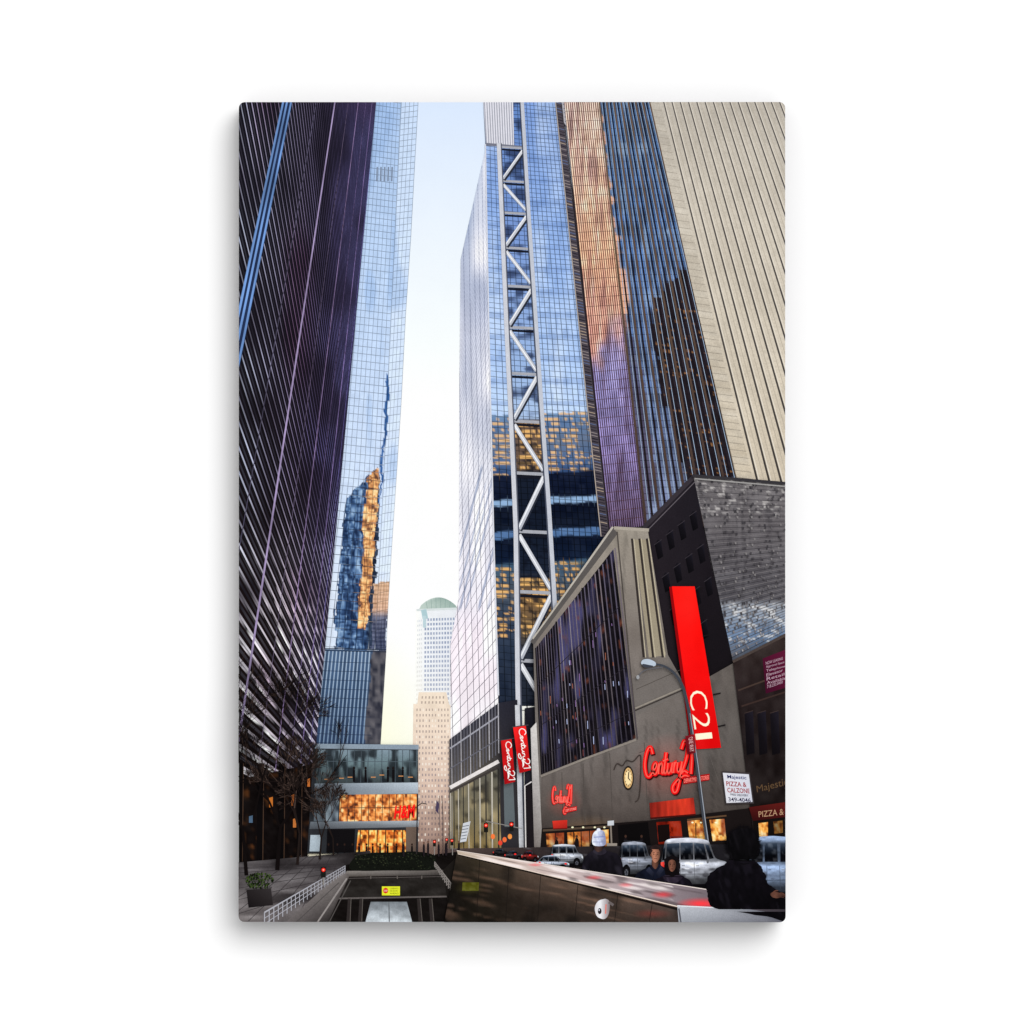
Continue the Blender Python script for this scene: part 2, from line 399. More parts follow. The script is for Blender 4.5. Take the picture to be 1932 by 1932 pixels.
# ================= dark striped tower (left foreground) =================
dk=P('dark_office_tower',label='near black steel office tower with thin pale ribs',mat='print_ink_fine',clip=[(440,180),(719.5,180),(718.5,193),(598,1390),(578,1604),(440,1604)])
OO=(451,1600); VR=(740,1605); VU=(880,-1450)
def fd(u,v):
    w=1+u+v; return ((OO[0]+u*VR[0]+v*VU[0])/w,(OO[1]+u*VR[1]+v*VU[1])/w)
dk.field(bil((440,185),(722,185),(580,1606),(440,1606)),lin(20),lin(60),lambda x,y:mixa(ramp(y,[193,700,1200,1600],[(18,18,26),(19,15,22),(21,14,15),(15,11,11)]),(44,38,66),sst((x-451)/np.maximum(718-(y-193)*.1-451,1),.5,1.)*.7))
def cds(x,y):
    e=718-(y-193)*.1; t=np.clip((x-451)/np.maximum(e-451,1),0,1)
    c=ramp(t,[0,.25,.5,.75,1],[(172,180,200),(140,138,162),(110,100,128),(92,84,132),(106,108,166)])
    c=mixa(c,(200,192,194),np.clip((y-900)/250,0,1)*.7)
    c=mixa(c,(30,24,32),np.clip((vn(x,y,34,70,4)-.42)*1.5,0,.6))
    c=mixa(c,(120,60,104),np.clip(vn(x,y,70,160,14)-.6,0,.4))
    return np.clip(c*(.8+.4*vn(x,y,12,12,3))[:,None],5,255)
us=[-.75,-.65,-.55,-.5,-.45,-.4,-.35,-.3,-.25,-.2,-.15,-.1,-.05,0,.05,.1,.15,.2,.25,.3,.35,.4,.45,.5,.55,.6,.65,.7,.78,.84]
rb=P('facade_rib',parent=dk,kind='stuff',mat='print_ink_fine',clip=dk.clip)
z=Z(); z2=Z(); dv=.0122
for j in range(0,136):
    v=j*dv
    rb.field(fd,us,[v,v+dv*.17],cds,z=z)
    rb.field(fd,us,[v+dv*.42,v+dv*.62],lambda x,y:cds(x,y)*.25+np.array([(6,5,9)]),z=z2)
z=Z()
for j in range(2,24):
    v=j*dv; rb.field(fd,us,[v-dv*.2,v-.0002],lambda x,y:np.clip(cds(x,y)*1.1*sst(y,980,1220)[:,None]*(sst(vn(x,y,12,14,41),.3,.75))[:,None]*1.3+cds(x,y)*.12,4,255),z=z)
col_=P('facade_column',parent=dk,clip=dk.clip)
def vcol(u0,wd,cc,amp=.5):
    col_.field(fd,[u0-wd,u0+wd],lin(60,0,1.7),lambda x,y:np.clip(np.array(cc,float)[None,:]*(.7+amp*vn(x,y,12,30,5))[:,None],0,255))
vcol(-.405,.022,(32,44,74)); 
for du in(-.018,-.002,.016): vcol(-.405+du,.004,(104,140,194))
for u0,wd,cc in((-.097,.006,(156,140,178)),(.211,.005,(128,108,148)),(.519,.006,(124,106,156)),(-.25,.002,(74,70,90)),(.057,.002,(96,84,108)),(.365,.003,(104,88,130)),(.66,.005,(96,88,146))): vcol(u0,wd,cc)
lob=P('lobby',parent=dk)
lob.field(bil((451,1470),(594,1440),(580,1622),(451,1640)),lin(26),lin(26),lambda x,y:mixa(flat((16,12,12),4)(x,y),(150,84,36),np.clip(vn(x,y,9,11,8)-.72,0,.4)*2))
for x,wd in((455,9),(492,12),(532,12),(566,9)): lob.line((x,1440),(x-2,1630),wd,(11,9,10)); lob.line((x+wd/2,1440),(x+wd/2-2,1625),1.2,(76,56,44))
for x,y,a,b,c in((508,1505,7,18,(196,112,44)),(550,1500,6,20,(176,98,48)),(553,1545,6,16,(206,122,60)),(470,1540,7,12,(76,100,124)),(580,1470,5,14,(196,110,50))): lob.poly([(x,y),(x+a,y-2),(x+a,y+b),(x,y+b)],c)

# ================= glazed mall =================
ml=P('glazed_mall',label='low glass shopping pavilion with warm lit lower floor',mat='print_ink_mottled')
ml.poly([(592,1405),(789,1405),(789,1610),(580,1610)],(42,44,48))
ml.poly([(594,1403),(790,1405),(790,1414),(594,1412)],(132,146,160))
ml.field(bil((600,1414),(788,1415),(787,1476),(596,1478)),lin(60),lin(20),lambda x,y:mixa(ramp(y,[1414,1440,1476],[(124,142,154),(100,120,126),(58,66,68)]),(24,28,32),sst(vn(x,y,7,18,4),.45,.75)*.8))
for i in range(15): ml.line((604+i*13,1414),(602+i*13.1,1477),1.2,(66,76,84))
ml.line((600,1436),(788,1437),1,(80,92,100))
for x in(732,742,760,690,668): ml.line((x,1452),(x,1475),4,(18,16,18)); ml.disc(x,1449,2.2,3,(28,22,22))
for x,y in((612,1470),(640,1468),(700,1466),(716,1462),(770,1466),(752,1464),(656,1466)): ml.line((x,y),(x+9,y),1.6,(204,144,92))
ml.poly([(594,1478),(789,1476),(789,1497),(592,1500)],[(110,120,130),(180,192,202),(154,164,174),(88,96,104)])
lf=P('lit_shop_window',parent=ml,label='orange lit shop glazing with red lettering')
def corr(x,y):
    h=hs(np.floor(x/4.),np.floor(y/7.),31)
    return ramp(vn(x,y,8,6,4)*.4+vn(x,y,3.5,4,14)*.25+h*.35,[.15,.38,.55,.8],[(60,34,26),(176,92,44),(240,152,76),(255,220,160)])
lf.field(bil((642,1499),(787,1498),(786,1548),(640,1550)),lin(90),lin(28),corr)
lf.field(bil((676,1566),(766,1566),(766,1608),(672,1608)),lin(60),lin(22),lambda x,y:np.clip(corr(x,y)*1.1+np.array([(14,2,-10)]),0,255))
for i in range(12): lf.line((644+i*13,1499),(643+i*13,1550),1.1,(60,42,38))
lf.line((642,1524),(786,1523),1.2,(80,54,44))
for i in range(6): lf.line((680+i*16,1566),(679+i*16,1608),1.8,(50,30,22))
text(lf,'H&M',(743,1545),(782,1543),(783,1517),(746,1520),(244,26,26),bold=.035)
ml.poly([(586,1550),(790,1548),(790,1560),(584,1564)],[(104,112,120),(172,180,188),(118,122,128),(70,74,80)])
ml.field(bil((596,1500),(640,1500),(638,1549),(592,1549)),lin(14),lin(14),lambda x,y:ramp(vn(x,y,7,12,4),[.2,.8],[(50,56,64),(134,148,158)])); ml.poly([(586,1575),(606,1575),(604,1606),(584,1606)],(170,184,194))
ml.poly([(766,1560),(786,1560),(786,1606),(766,1606)],(104,88,78)); ml.poly([(618,1564),(670,1564),(668,1608),(616,1608)],(16,14,16))
for k in range(12):
    x=622+k*14+R.uniform(-3,3); ml.line((x,1596),(x,1609),3.4,(18,15,17)); ml.disc(x,1593,1.7,2.3,(44,30,26))

# ================= gold / blue striped tower (right) =================
bt=P('striped_tower',label='tall ribbed tower with copper and deep blue glass',mat='print_ink_fine')
bt.poly([(1060,193),(1086,193),(1070,240),(1064,232)],(168,166,172))
for i in range(5): bt.line((1062+i*1,197+i*8),(1082-i*3,199+i*8),1.6,(110,108,118))
fA=bil((1064,193),(1131,193),(1219,992),(1150,1000))
def cA(x,y):
    b=610+ (vn(x,y,16,30,2)-.5)*80 + (1165-x)*.6
    g=ramp(y,[193,330,480,620],[(226,198,180),(248,200,172),(252,190,154),(222,160,142)])
    v=ramp(y,[560,700,850,990],[(170,152,188),(152,146,200),(134,122,172),(96,80,108)])
    t=sst(y-b,-10,60)[:,None]; c=g*(1-t)+v*t
    c=mixa(c,(255,230,204),sst(vn(x,y,4,60,61),.6,.9)*.5*(1-t[:,0]))
    c=mixa(c,(80,58,76),sst(vn(x,y,5,80,81),.55,.9)*.4)
    return np.clip(c*(.84+.34*vn(x,y,7,26,3))[:,None]*(.94+.12*vn(x,y,4,4,13))[:,None],5,255)
bt.field(fA,lin(10),lin(70),lambda x,y:cA(x,y)*np.array([[.44,.34,.34]]))
w=P('window',parent=bt,kind='stuff',mat='print_ink_fine')
w.stripes(fA,17,.2,.76,lin(170),cA)
w.stripes(fA,17,.3,.42,lin(170),lambda x,y:np.clip(cA(x,y)*1.2+8,0,255))
for j in range(46): bt.line(fA(0,j/46),fA(1,j/46),.6,(86,58,56),z=Z())
fB=bil((1131,193),(1226,193),(1412,994),(1219,994))
def cB(x,y):
    n=vn(x,y,10,24,3)
    c=ramp(y,[193,400,650,980],[(66,98,140),(64,98,148),(90,116,162),(118,126,158)])
    c=c*(.62+.62*n)[:,None]; c=mixa(c,(168,192,218),sst(vn(x,y,9,40,33),.7,.92)*.55); c=mixa(c,(20,26,42),sst(vn(x,y,6,50,35),.65,.9)*.5)
    wx=x+(vn(x,y,7,14,2)-.5)*16; 
    xe=np.interp(y,[193,400,560,700,990],[1136,1162,1190,1196,1224])-6
    k=(1-sst(wx,xe-2,xe+2))*(1-sst(y,600,640)); c=mixa(c,(228,172,140),k)
    wx=x+(vn(x,y,8,16,8)-.5)*5; wy=y+(vn(x,y,12,14,4)-.5)*6
    m=inp(wx,wy,[(1224,612),(1232,612),(1232,560),(1250,560),(1252,530),(1276,528),(1276,506),(1300,508),(1316,580),(1392,900),(1300,920),(1274,840),(1266,770),(1252,768),(1240,680)])
    g=np.array([(30,25,31)])*(.7+.9*n)[:,None]; g=mixa(g,(206,140,74),sst(vn(x,y,4,4,44),.78,.9)*.6*(y>560))
    c=np.where(m[:,None],g,c)
    m=inp(wx,wy,[(1150,600),(1180,590),(1210,700),(1238,900),(1215,985),(1190,880)])
    c=np.where(m[:,None],c*.55+np.array([(30,20,26)]),c)
    return np.clip(c,4,255)
bt.field(fB,lin(12),lin(30),flat((30,24,28),6))
w.stripes(fB,14,.17,.84,lin(260),cB)
for j in range(64): bt.line(fB(0,j/64),fB(1,j/64),.6,(28,24,32),z=Z())
zB=Z()
for i in range(0,15,2):
    u=i/14; a=fB(u,0); b=fB(u,1); bt.line(a,b,2.8,(100,80,64),5,z=zB,col2=(64,50,46))
zB=Z()
for i in range(14):
    u=(i+.62)/14; a=fB(u,0); b=fB(u,1); bt.line(a,b,.9,(156,176,200),1.2,z=zB)
# ================= beige slab tower =================
bs=P('beige_slab_tower',label='pale beige stone tower with thin dark vertical grooves',mat='print_ink_mottled',clip=[(1224,180),(1500,180),(1500,925),(1388,903)])
def cC(x,y):
    c=ramp(y,[193,500,900],[(184,177,166),(198,189,174),(202,190,170)])
    return np.clip(c+((vn(x,y,40,70,3)-.5)*14)[:,None],0,255)
bs.field(bil((1215,185),(1490,185),(1490,925),(1215,925)),lin(24),lin(50),cC)
gr=P('groove',parent=bs,kind='stuff',clip=bs.clip)
zg=Z();zh=Z();zk=Z()
x=1252.
while x<1482:
    s=(x-846)/1643.
    p=(x,193); q=(x+s*740,933)
    gr.line(p,q,2.2,(84,80,78),4.0,z=zg,col2=(58,54,52)); gr.line((p[0]+2.2,p[1]),(q[0]+4,q[1]),1,(220,212,198),1.8,z=zh); gr.line((p[0]+7,p[1]),(q[0]+13,q[1]),.8,(174,164,148),1.2,z=zk)
    x+=15.6
def fE(u,v): 
    y=193+v*720; xa=1224+(y-193)*.2325; return (xa+u*(22+v*10),y+u*4)
bs.field(fE,[0,1],lin(60),lambda x,y:mixa(cC(x,y),(210,203,190),((np.floor(y/13)%3)==0)*.35)-((hs(np.floor(y/13),0*y,7))*14)[:,None])
for i in range(55): bs.line(fE(0,i/55),fE(1,i/55),.8,(160,151,138),z=Z())
bs.line(fE(0,0),fE(0,1),1.6,(96,84,74))
# ================= painted brick building =================
ob=P('old_brick_building',label='old black and grey painted brick building',mat='print_ink_mottled')
ob.poly([(1216,993),(1308,897),(1340,1060),(1400,1300),(1300,1340),(1258,1236)],[(36,31,37),(30,27,33),(26,22,27),(20,17,20),(22,18,21),(32,27,31)])
ob.line((1214,996),(1309,899),8,(52,47,53)); ob.line((1219,1003),(1312,908),1.6,(96,90,96))
for r_ in range(4):
    for k in range(4):
        cx=1240+k*22+r_*14; cy=1026+r_*62-k*18
        if cx>1345: continue
        ob.poly([(cx-5,cy+2),(cx+1,cy-8),(cx+7,cy-6),(cx+11,cy+24),(cx+1,cy+30)],[(14,12,16),(20,18,24),(26,25,34),(16,14,18),(10,9,12)]); ob.line((cx-6,cy+2),(cx+8,cy-8),1.2,(54,49,55))
bw=P('side_wall',parent=ob,label='grey painted brick wall with flaking patches',mat='print_ink_mottled')
def cW(x,y):
    n=vn(x,y,26,18,3)*.6+vn(x,y,7,5,6)*.4
    c=ramp(y,[897,1000,1130,1142,1200,1245],[(106,102,104),(98,94,97),(80,78,83),(148,154,164),(104,126,156),(76,78,86)])
    c=c+((n-.5)*36)[:,None]
    c=mixa(c,(226,224,222),sst(vn(x,y,9,5,9),.64,.76)*((y>1136)&(y<1215))*.7)
    c=mixa(c,(216,212,208),sst(vn(x,y,7,4,19),.7,.8)*(y<975)*.6)
    c=mixa(c,(50,48,52),sst(vn(x,y,5,44,63),.7,.95)*.35)
    return np.clip(c,8,255)
fW=bil((1308,898),(1484,913),(1484,1193),(1382,1246))
bw.field(fW,lin(60),lin(110),cW)
for j in range(1,60):   # mortar courses following the wall
    a=fW(0,j/60); bw.pline([fW(u,j/60) for u in (0,.25,.5,.75,1)],.9,(58,56,60) if j%2 else (118,114,116))
for _ in range(420):
    u=R.random(); v=R.randint(1,58)/60; p=fW(u,v); q=fW(min(u+.02,1),v+.9/60); c=R.choice([(70,67,71),(122,118,119),(92,89,93),(60,58,62)])
    if v>.86: c=tuple(min(255,a+34) for a in c)
    bw.poly([p,(q[0],p[1]+.4),q,(p[0]+.6,q[1]-.3)],c)
bw.line((1306,897),(1484,912),5,(50,48,52)); bw.line((1310,903),(1484,918),2.4,(150,148,146))
# ================= department store =================
ds=P('department_store',label='grey concrete department store with dark finned windows',mat='print_ink_mottled')
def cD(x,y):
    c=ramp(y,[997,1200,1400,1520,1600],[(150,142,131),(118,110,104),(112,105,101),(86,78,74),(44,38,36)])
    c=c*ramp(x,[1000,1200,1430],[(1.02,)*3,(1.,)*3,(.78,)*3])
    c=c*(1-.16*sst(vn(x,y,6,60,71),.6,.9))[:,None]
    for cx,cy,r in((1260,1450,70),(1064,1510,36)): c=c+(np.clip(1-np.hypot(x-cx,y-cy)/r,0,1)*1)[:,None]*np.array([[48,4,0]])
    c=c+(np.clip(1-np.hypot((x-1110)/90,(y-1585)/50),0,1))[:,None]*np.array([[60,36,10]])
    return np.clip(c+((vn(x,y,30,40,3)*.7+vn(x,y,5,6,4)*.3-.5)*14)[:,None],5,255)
sil=[(1006,1211),(1158,998),(1222,1001),(1258,1232),(1296,1300),(1384,1250),(1400,1340),(1420,1460),(1428,1604),(1016,1604)]
ds.poly(sil,(108,102,98))
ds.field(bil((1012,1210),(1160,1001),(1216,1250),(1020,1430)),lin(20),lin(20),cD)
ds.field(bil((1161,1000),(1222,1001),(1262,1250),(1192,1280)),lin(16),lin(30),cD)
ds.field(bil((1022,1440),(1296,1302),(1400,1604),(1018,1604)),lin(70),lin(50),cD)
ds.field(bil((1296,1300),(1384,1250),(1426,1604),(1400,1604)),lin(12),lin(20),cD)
ds.pline([(1004,1213),(1080,1109),(1160,1001)],9,(86,82,80),15); ds.pline([(1005,1205),(1080,1101),(1156,994)],3,(176,170,160),4)
ds.field(bil((1196,1018),(1220,1018),(1256,1236),(1224,1240)),lin(2),lin(2),flat((150,140,120),6))
ds.line((1158,996),(1224,1000),6,(164,156,144)); ds.line((1164,1003),(1202,1395),2.5,(74,68,64))
for x0,x1 in((1192,1214),(1206,1232),(1220,1250)):
    ds.line((x0,1016),(x1,1240),4,(50,44,42)); ds.line((x0+3.5,1016),(x1+4,1240),1.6,(186,176,152))
for a,b in(((1200,1300),(1300,1256)),((1205,1420),(1215,1416)),((1100,1440),(1104,1560)),((1215,1400),(1222,1545)),((1290,1306),(1300,1400)),((1150,1420),(1156,1556)),((1060,1456),(1062,1560))): ds.line(a,b,1.1,(76,70,66))
fn=P('window_band',parent=ds,label='tall dark windows between metal fins',mat='print_ink_fine')
fF=bil((1011,1222),(1157,1036),(1199,1392),(1022,1460))
fn.field(fF,lin(44),lin(44),lambda x,y:mixa(mixa(flat((17,14,19),5)(x,y),(100,98,156),sst(vn(x,y,13,50,2),.6,.9)*.6),(130,70,50),sst(vn(x,y,6,12,52),.8,.95)*.7))
for k in range(27):
    u=(k/26)/( (k/26)+1.45*(1-k/26)); a=fF(u,0); b=fF(u,1); wd=1.2+1.9*u
    cc=R.choice([(118,108,116),(94,88,106),(142,134,142),(80,74,88)])
    if k%9==0: fn.line(a,b,wd*2.6,(22,19,22)); 
    fn.line((a[0]+wd,a[1]-2),(b[0]+wd,b[1]),wd*.8,cc,z=Z(),col2=tuple(int(c*.6) for c in cc))
for v in (.3,.62,.86): fn.line(fF(0,v),fF(1,v),1.2,(36,32,38))
for _ in range(40):
    u=R.random();v=R.uniform(.3,.95);p=fF(u,v); fn.line(p,(p[0]+.6,p[1]+R.uniform(4,16)),1.3,R.choice([(150,90,70),(170,180,216),(130,100,150),(110,60,60)]))
ds.pline([(1020,1464),(1100,1432),(1200,1395)],4,(134,126,118)); ds.line((1198,1336),(1300,1292),3,(140,132,122)); ds.line((1198,1340),(1300,1296),2,(54,48,46))
ds.poly([(1001,1374),(1012,1362),(1024,1604),(1008,1604)],[(196,192,190),(206,202,198),(126,120,116),(110,102,98)])
ds.poly([(992,1480),(1002,1476),(1008,1600),(994,1600)],(26,22,25)); ds.pline([(992,1600),(990,1482),(1003,1474)],2.4,(206,202,200))
sf2=P('storefront',parent=ds,label='dark storefront with warm lit display windows')
sf2.poly([(1022,1562),(1225,1547),(1428,1522),(1430,1625),(1018,1615)],(24,19,19))
def cwarm(x,y): 
    h=hs(np.floor(x/5.),np.floor(y/8.),33); v=vn(x,y,24,18,93)
    c=ramp(vn(x,y,8,9,14)*.4+vn(x,y,3,4,24)*.25+h*.35,[.12,.32,.5,.8],[(50,28,18),(184,100,40),(248,172,76),(255,234,180)])
    c=mixa(c,(60,34,26),sst(y,1580,1602)*.6)
    return mixa(c,(120,44,30),sst(v,.55,.85)*.7)
for q in([(1070,1570),(1148,1564),(1148,1604),(1072,1604)],[(1030,1572),(1064,1570),(1064,1602),(1032,1602)],[(1296,1548),(1328,1545),(1334,1592),(1302,1594)],[(1338,1546),(1366,1544),(1370,1584),(1344,1586)],[(1238,1550),(1284,1548),(1288,1590),(1242,1592)]):
    sf2.field(bil(*q),lin(24),lin(14),cwarm if q[0][0]!=1238 else (lambda x,y:cwarm(x,y)*np.array([[.62,.22,.2]])))
for x in(1082,1096,1112,1130,1048,1312): sf2.line((x,1552 if x>1200 else 1566),(x+1,1600),1.8,(30,20,18))
sf2.line((1024,1566),(1150,1558),4,(80,66,54)); sf2.line((1296,1546),(1370,1538),3,(90,66,46))
sf2.poly([(1165,1556),(1222,1550),(1228,1600),(1168,1602)],(12,10,11)); sf2.line((1152,1555),(1154,1600),3,(130,120,110)); sf2.poly([(1146,1600),(1144,1590),(1164,1590),(1164,1600)],(150,140,130))
sf2.poly([(1240,1556),(1262,1554),(1264,1586),(1242,1588)],(20,12,12)); sf2.poly([(1146,1548),(1158,1547),(1158,1556),(1146,1557)],(196,200,206))
for x in(1080,1100,1122,1140,1306,1322,1350): sf2.disc(x,1560 if x<1200 else 1551,2.2,1.6,(255,240,200))
for x,h_ in((1088,26),(1118,24),(1050,22),(1180,26),(1210,26)):
    o=P('person',label='pedestrian silhouette in front of lit store windows'); o.blobf([(x-2,1606-h_),(x+2,1606-h_),(x+4,1610-h_+4),(x+4,1600),(x+3,1614),(x-3,1614),(x-4,1600),(x-4,1610-h_+4)],lambda xx,yy:np.array([(22,18,21)])+0*xx[:,None],2.4); o.disc(x,1603-h_,2.2,2.8,(64,44,36))
aw=P('awning',label='red shop awning over a store entrance')
aw.field(bil((1225,1514),(1308,1504),(1312,1536),(1227,1543)),lin(30),lin(8),lambda x,y:ramp(x,[1225,1290,1312],[(130,32,24),(204,54,34),(150,36,28)])*(.8+.4*vn(x,y,4,30,5))[:,None]); aw.line((1227,1543),(1312,1536),3,(64,16,15))
aw2=P('awning',label='small red awning beside smaller script sign'); aw2.poly([(1042,1548),(1070,1546),(1070,1563),(1044,1564)],[(216,52,38),(196,42,32),(150,30,26),(170,36,30)]); aw2.line((1044,1563),(1070,1562),2,(100,20,18))
# clock
ck=P('wall_clock',label='round illuminated clock in bronze wall bracket')
ck.pline(spl([(1158,1452),(1164,1440),(1174,1444),(1182,1434),(1194,1436),(1206,1424),(1209,1436),(1206,1500),(1198,1512)]),2.2,(58,50,47))
ck.disc(1185,1467,10.5,23,(34,27,24)); ck.disc(1185,1467,8.3,19.5,(206,168,112)); ck.disc(1185,1467,6,14.5,(244,218,164))
for k in range(12):
    a=k*math.pi/6; ck.line((1185+7*math.sin(a),1467+16*math.cos(a)),(1185+5.4*math.sin(a),1467+12.5*math.cos(a)),1.2,(50,36,26))
h=P('clock_hand',parent=ck); h.line((1185,1468),(1186,1456),1.8,(40,28,22)); h=P('clock_hand',parent=ck); h.line((1185,1467),(1189,1472),1.6,(40,28,22))
# neon script signs
n1=P('neon_sign',label='large red flowing script sign reading Century 21')
m1=lambda u,v:(1215+u*91+ (v-.5)*-2,1404+v*96-u*6)
script(n1,lambda u,v:(m1(u,v)[0]+2,m1(u,v)[1]+2.5),8,(60,10,12)); script(n1,m1,7.6,(236,20,22),(255,92,80))
n1.poly([(1288,1466),(1338,1459),(1338,1471),(1289,1479)],(160,16,20)); text(n1,'DEPARTMENT STORES',(1290,1476.5),(1337,1469.5),(1337,1461.5),(1290,1468.5),(255,120,110),bold=.03)
n2=P('neon_sign',label='small red flowing script sign reading Century 21')
m2=lambda u,v:(1042+u*36,1480+v*55+u*1)
script(n2,m2,4.2,(240,26,28),(255,112,100)); n2.poly([(1065,1524),(1088,1520),(1088,1528),(1066,1533)],(190,22,24)); text(n2,'DEPT STORES',(1067,1531),(1087,1526.5),(1087,1522),(1067,1526),(255,140,130),bold=.03)
for (a,b,c_,d_),lb in((((945,1396),(965,1393),(972,1474),(952,1479)),'narrow red banner with white script lettering'),(((968,1371),(992,1368),(1001,1452),(980,1458)),'red banner with white script beside tower column')):
    o=P('hanging_banner',label=lb); o.field(bil(a,b,c_,d_),lin(6),lin(20),lambda x,y:np.clip(ramp(y,[1368,1420,1480],[(226,34,34),(206,24,26),(156,14,20)])*(.85+.3*vn(x,y,7,20,3))[:,None],0,255))
    mq=bil(a,b,c_,d_)
    script(o,lambda u,v,mq=mq:mq(1.0-v*.9,.05+u*.9),1.5,(255,242,238))
    o.line((a[0]-2,a[1]),(b[0]+5,b[1]-1),1.8,(60,60,64))
# big banner
bb=P('vertical_banner',label='tall bright red vertical banner reading C21')
bb.poly([(1262,1107),(1268,1107),(1310,1412),(1303,1413)],(140,8,12)); bb.field(bil((1267,1106),(1310,1106),(1360,1410),(1309,1413)),lin(8),lin(40),lambda x,y:ramp(y,[1106,1260,1410],[(252,26,20),(240,16,16),(214,14,16)])+((vn(x,y,20,50,3)-.5)*14)[:,None])
AX=lambda t,s:(1298+15*t+(33-2*t)*s,1304+94*t-3*s)
for ch,t0,t1 in(('C',0,.38),('2',.45,.76),('1',.85,.97)): text(bb,ch,AX(t0,0),AX(t1,0),AX(t1,1),AX(t0,1),(252,236,208),bold=-.012)
for p in((1312,1112),(1325,1200),(1345,1310),(1354,1370)):
    br=P('bracket',parent=bb); br.line(p,(p[0]+14,p[1]-3),2.5,(24,21,23))
# corner shops
rs=P('corner_shop_building',label='dark brown shopfront building beside the department store',mat='print_ink_mottled')
rs.field(bil((1382,1248),(1484,1194),(1484,1620),(1426,1620)),lin(24),lin(60),lambda x,y:ramp(y,[1194,1300,1400,1620],[(50,41,39),(38,30,30),(28,22,22),(22,17,16)])+((vn(x,y,12,16,3)-.5)*20)[:,None])
rs.line((1382,1248),(1484,1196),5,(70,60,56)); rs.line((1392,1302),(1484,1268),3,(66,52,46)); rs.line((1398,1332),(1484,1304),3,(56,42,38))
for x in(1404,1428,1452): rs.poly([(x,1345),(x+16,1340),(x+19,1420),(x+4,1424)],[(20,17,22),(30,27,36),(16,13,17),(12,10,13)]); rs.line((x,1345),(x+16,1340),1.2,(60,48,45))
rs.poly([(1418,1520),(1484,1512),(1484,1600),(1424,1606)],(18,14,13)); rs.field(bil((1430,1552),(1448,1550),(1448,1578),(1432,1580)),lin(8),lin(8),cwarm); rs.field(bil((1458,1549),(1476,1547),(1476,1570),(1460,1572)),lin(8),lin(8),lambda x,y:cwarm(x,y)*.5)
text(rs,'Majestic',(1428,1498),(1486,1484),(1484,1466),(1426,1482),(92,70,48))
ps=P('poster_sign',label='maroon wall sign with pale small print'); ps.poly([(1438,1242),(1484,1224),(1484,1296),(1444,1308)],[(72,16,40),(90,22,50),(78,16,42),(58,12,34)])
for i,tx in enumerate(('NOW LEASING','Approved Space','Telephone','Elevator','Retail','Available','718.233.0450')): text(ps,tx,(1444+i*.4,1256+i*7.4-2),(1476+(i%3)*3,1244+i*7.4),(1476+(i%3)*3,1239+i*7.4),(1444+i*.4,1250+i*7.4-2),(186,156,172))
aw3=P('awning',label='dark red pizza shop awning'); aw3.poly([(1412,1522),(1484,1512),(1484,1540),(1420,1548)],[(70,19,18),(92,26,22),(64,16,16),(46,12,13)])
text(aw3,'PIZZA & C',(1431,1541),(1490,1535),(1490,1523),(1430,1530),(178,140,110))
pz=P('pizza_sign',label='white projecting sign advertising pizza and calzone')
pz.poly([(1361,1454),(1414,1457),(1422,1515),(1368,1517)],(56,50,52)); pz.poly([(1363,1457),(1412,1460),(1419,1512),(1370,1514)],[(216,216,224),(206,208,218),(196,198,210),(212,212,218)])
for tx,y,h_,xa,xb,cc in(('Majestic',1470,9,1372,1408,(40,46,100)),('PIZZA &',1482,9,1370,1408,(150,30,34)),('CALZONE',1494,9,1372,1414,(150,30,34)),('FREE DELIVERY',1500,4,1378,1412,(50,50,70)),('349-4046',1511,8,1374,1416,(44,40,70))):
    text(pz,tx,(xa,y),(xb,y+2),(xb-1,y+2-h_),(xa-1,y-h_),cc,bold=.015)

# ================= ground =================
rd=P('road',label='dark asphalt street with kerbside traffic',mat='print_ink_mottled')
rd.field(bil((840,1600),(1484,1590),(1484,1710),(840,1616)),lin(70),lin(18),lambda x,y:mixa(ramp(x,[840,1000,1200,1480],[(84,70,66),(50,42,42),(34,31,34),(26,25,29)]),(150,150,160),sst(vn(x,y,14,4,3),.7,.9)*.35))
sw=P('pavement',label='grey paved plaza with darker joints',mat='print_ink_mottled')
sw.field(bil((451,1626),(700,1604),(660,1740),(451,1740)),lin(50),lin(30),lambda x,y:mixa(ramp(y,[1604,1640,1740],[(44,40,41),(84,80,82),(114,108,108)])+((vn(x,y,34,7,3)-.5)*60)[:,None],(18,15,16),sst(vn(x,y,60,22,13),.5,.85)*.6))
for i in range(7): sw.line((451,1636+i*i*2.4),(650,1628+i*i*.9),1.,(48,44,46))
for i in range(6): sw.line((640-i*14,1612),(600-i*44,1738),1.1,(50,46,48))
pt=P('underpass_ramp',label='sunken dark garage ramp with concrete beams',mat='print_ink_mottled')
pt.field(bil((655,1630),(862,1606),(1282,1740),(560,1740)),lin(40),lin(20),lambda x,y:flat((18,15,14),6)(x,y))
pt.poly([(655,1642),(842,1640),(842,1650),(648,1653)],[(130,124,120),(88,82,78),(46,42,40),(76,70,66)])
pt.field(bil((646,1655),(860,1651),(872,1690),(628,1694)),lin(40),lin(8),flat((34,31,29),9,20,6,3)); pt.line((628,1694),(850,1690),3,(92,86,84)); pt.line((646,1656),(860,1652),1.2,(80,74,72))
pt.poly([(648,1642),(660,1650),(620,1738),(540,1738)],[(118,112,110),(88,82,80),(38,34,34),(98,92,92)])
pt.line((655,1656),(600,1738),3,(140,134,132)); pt.line((662,1660),(622,1738),2,(76,72,70)); pt.line((640,1664),(560,1738),1.4,(70,66,66))
pt.field(bil((700,1700),(768,1700),(778,1738),(690,1738)),lin(16),lin(8),lambda x,y:ramp(y,[1700,1738],[(110,116,122),(190,198,204)])*(.85+.3*vn(x,y,9,8,3))[:,None]); pt.line((734,1700),(735,1738),2,(100,104,108))
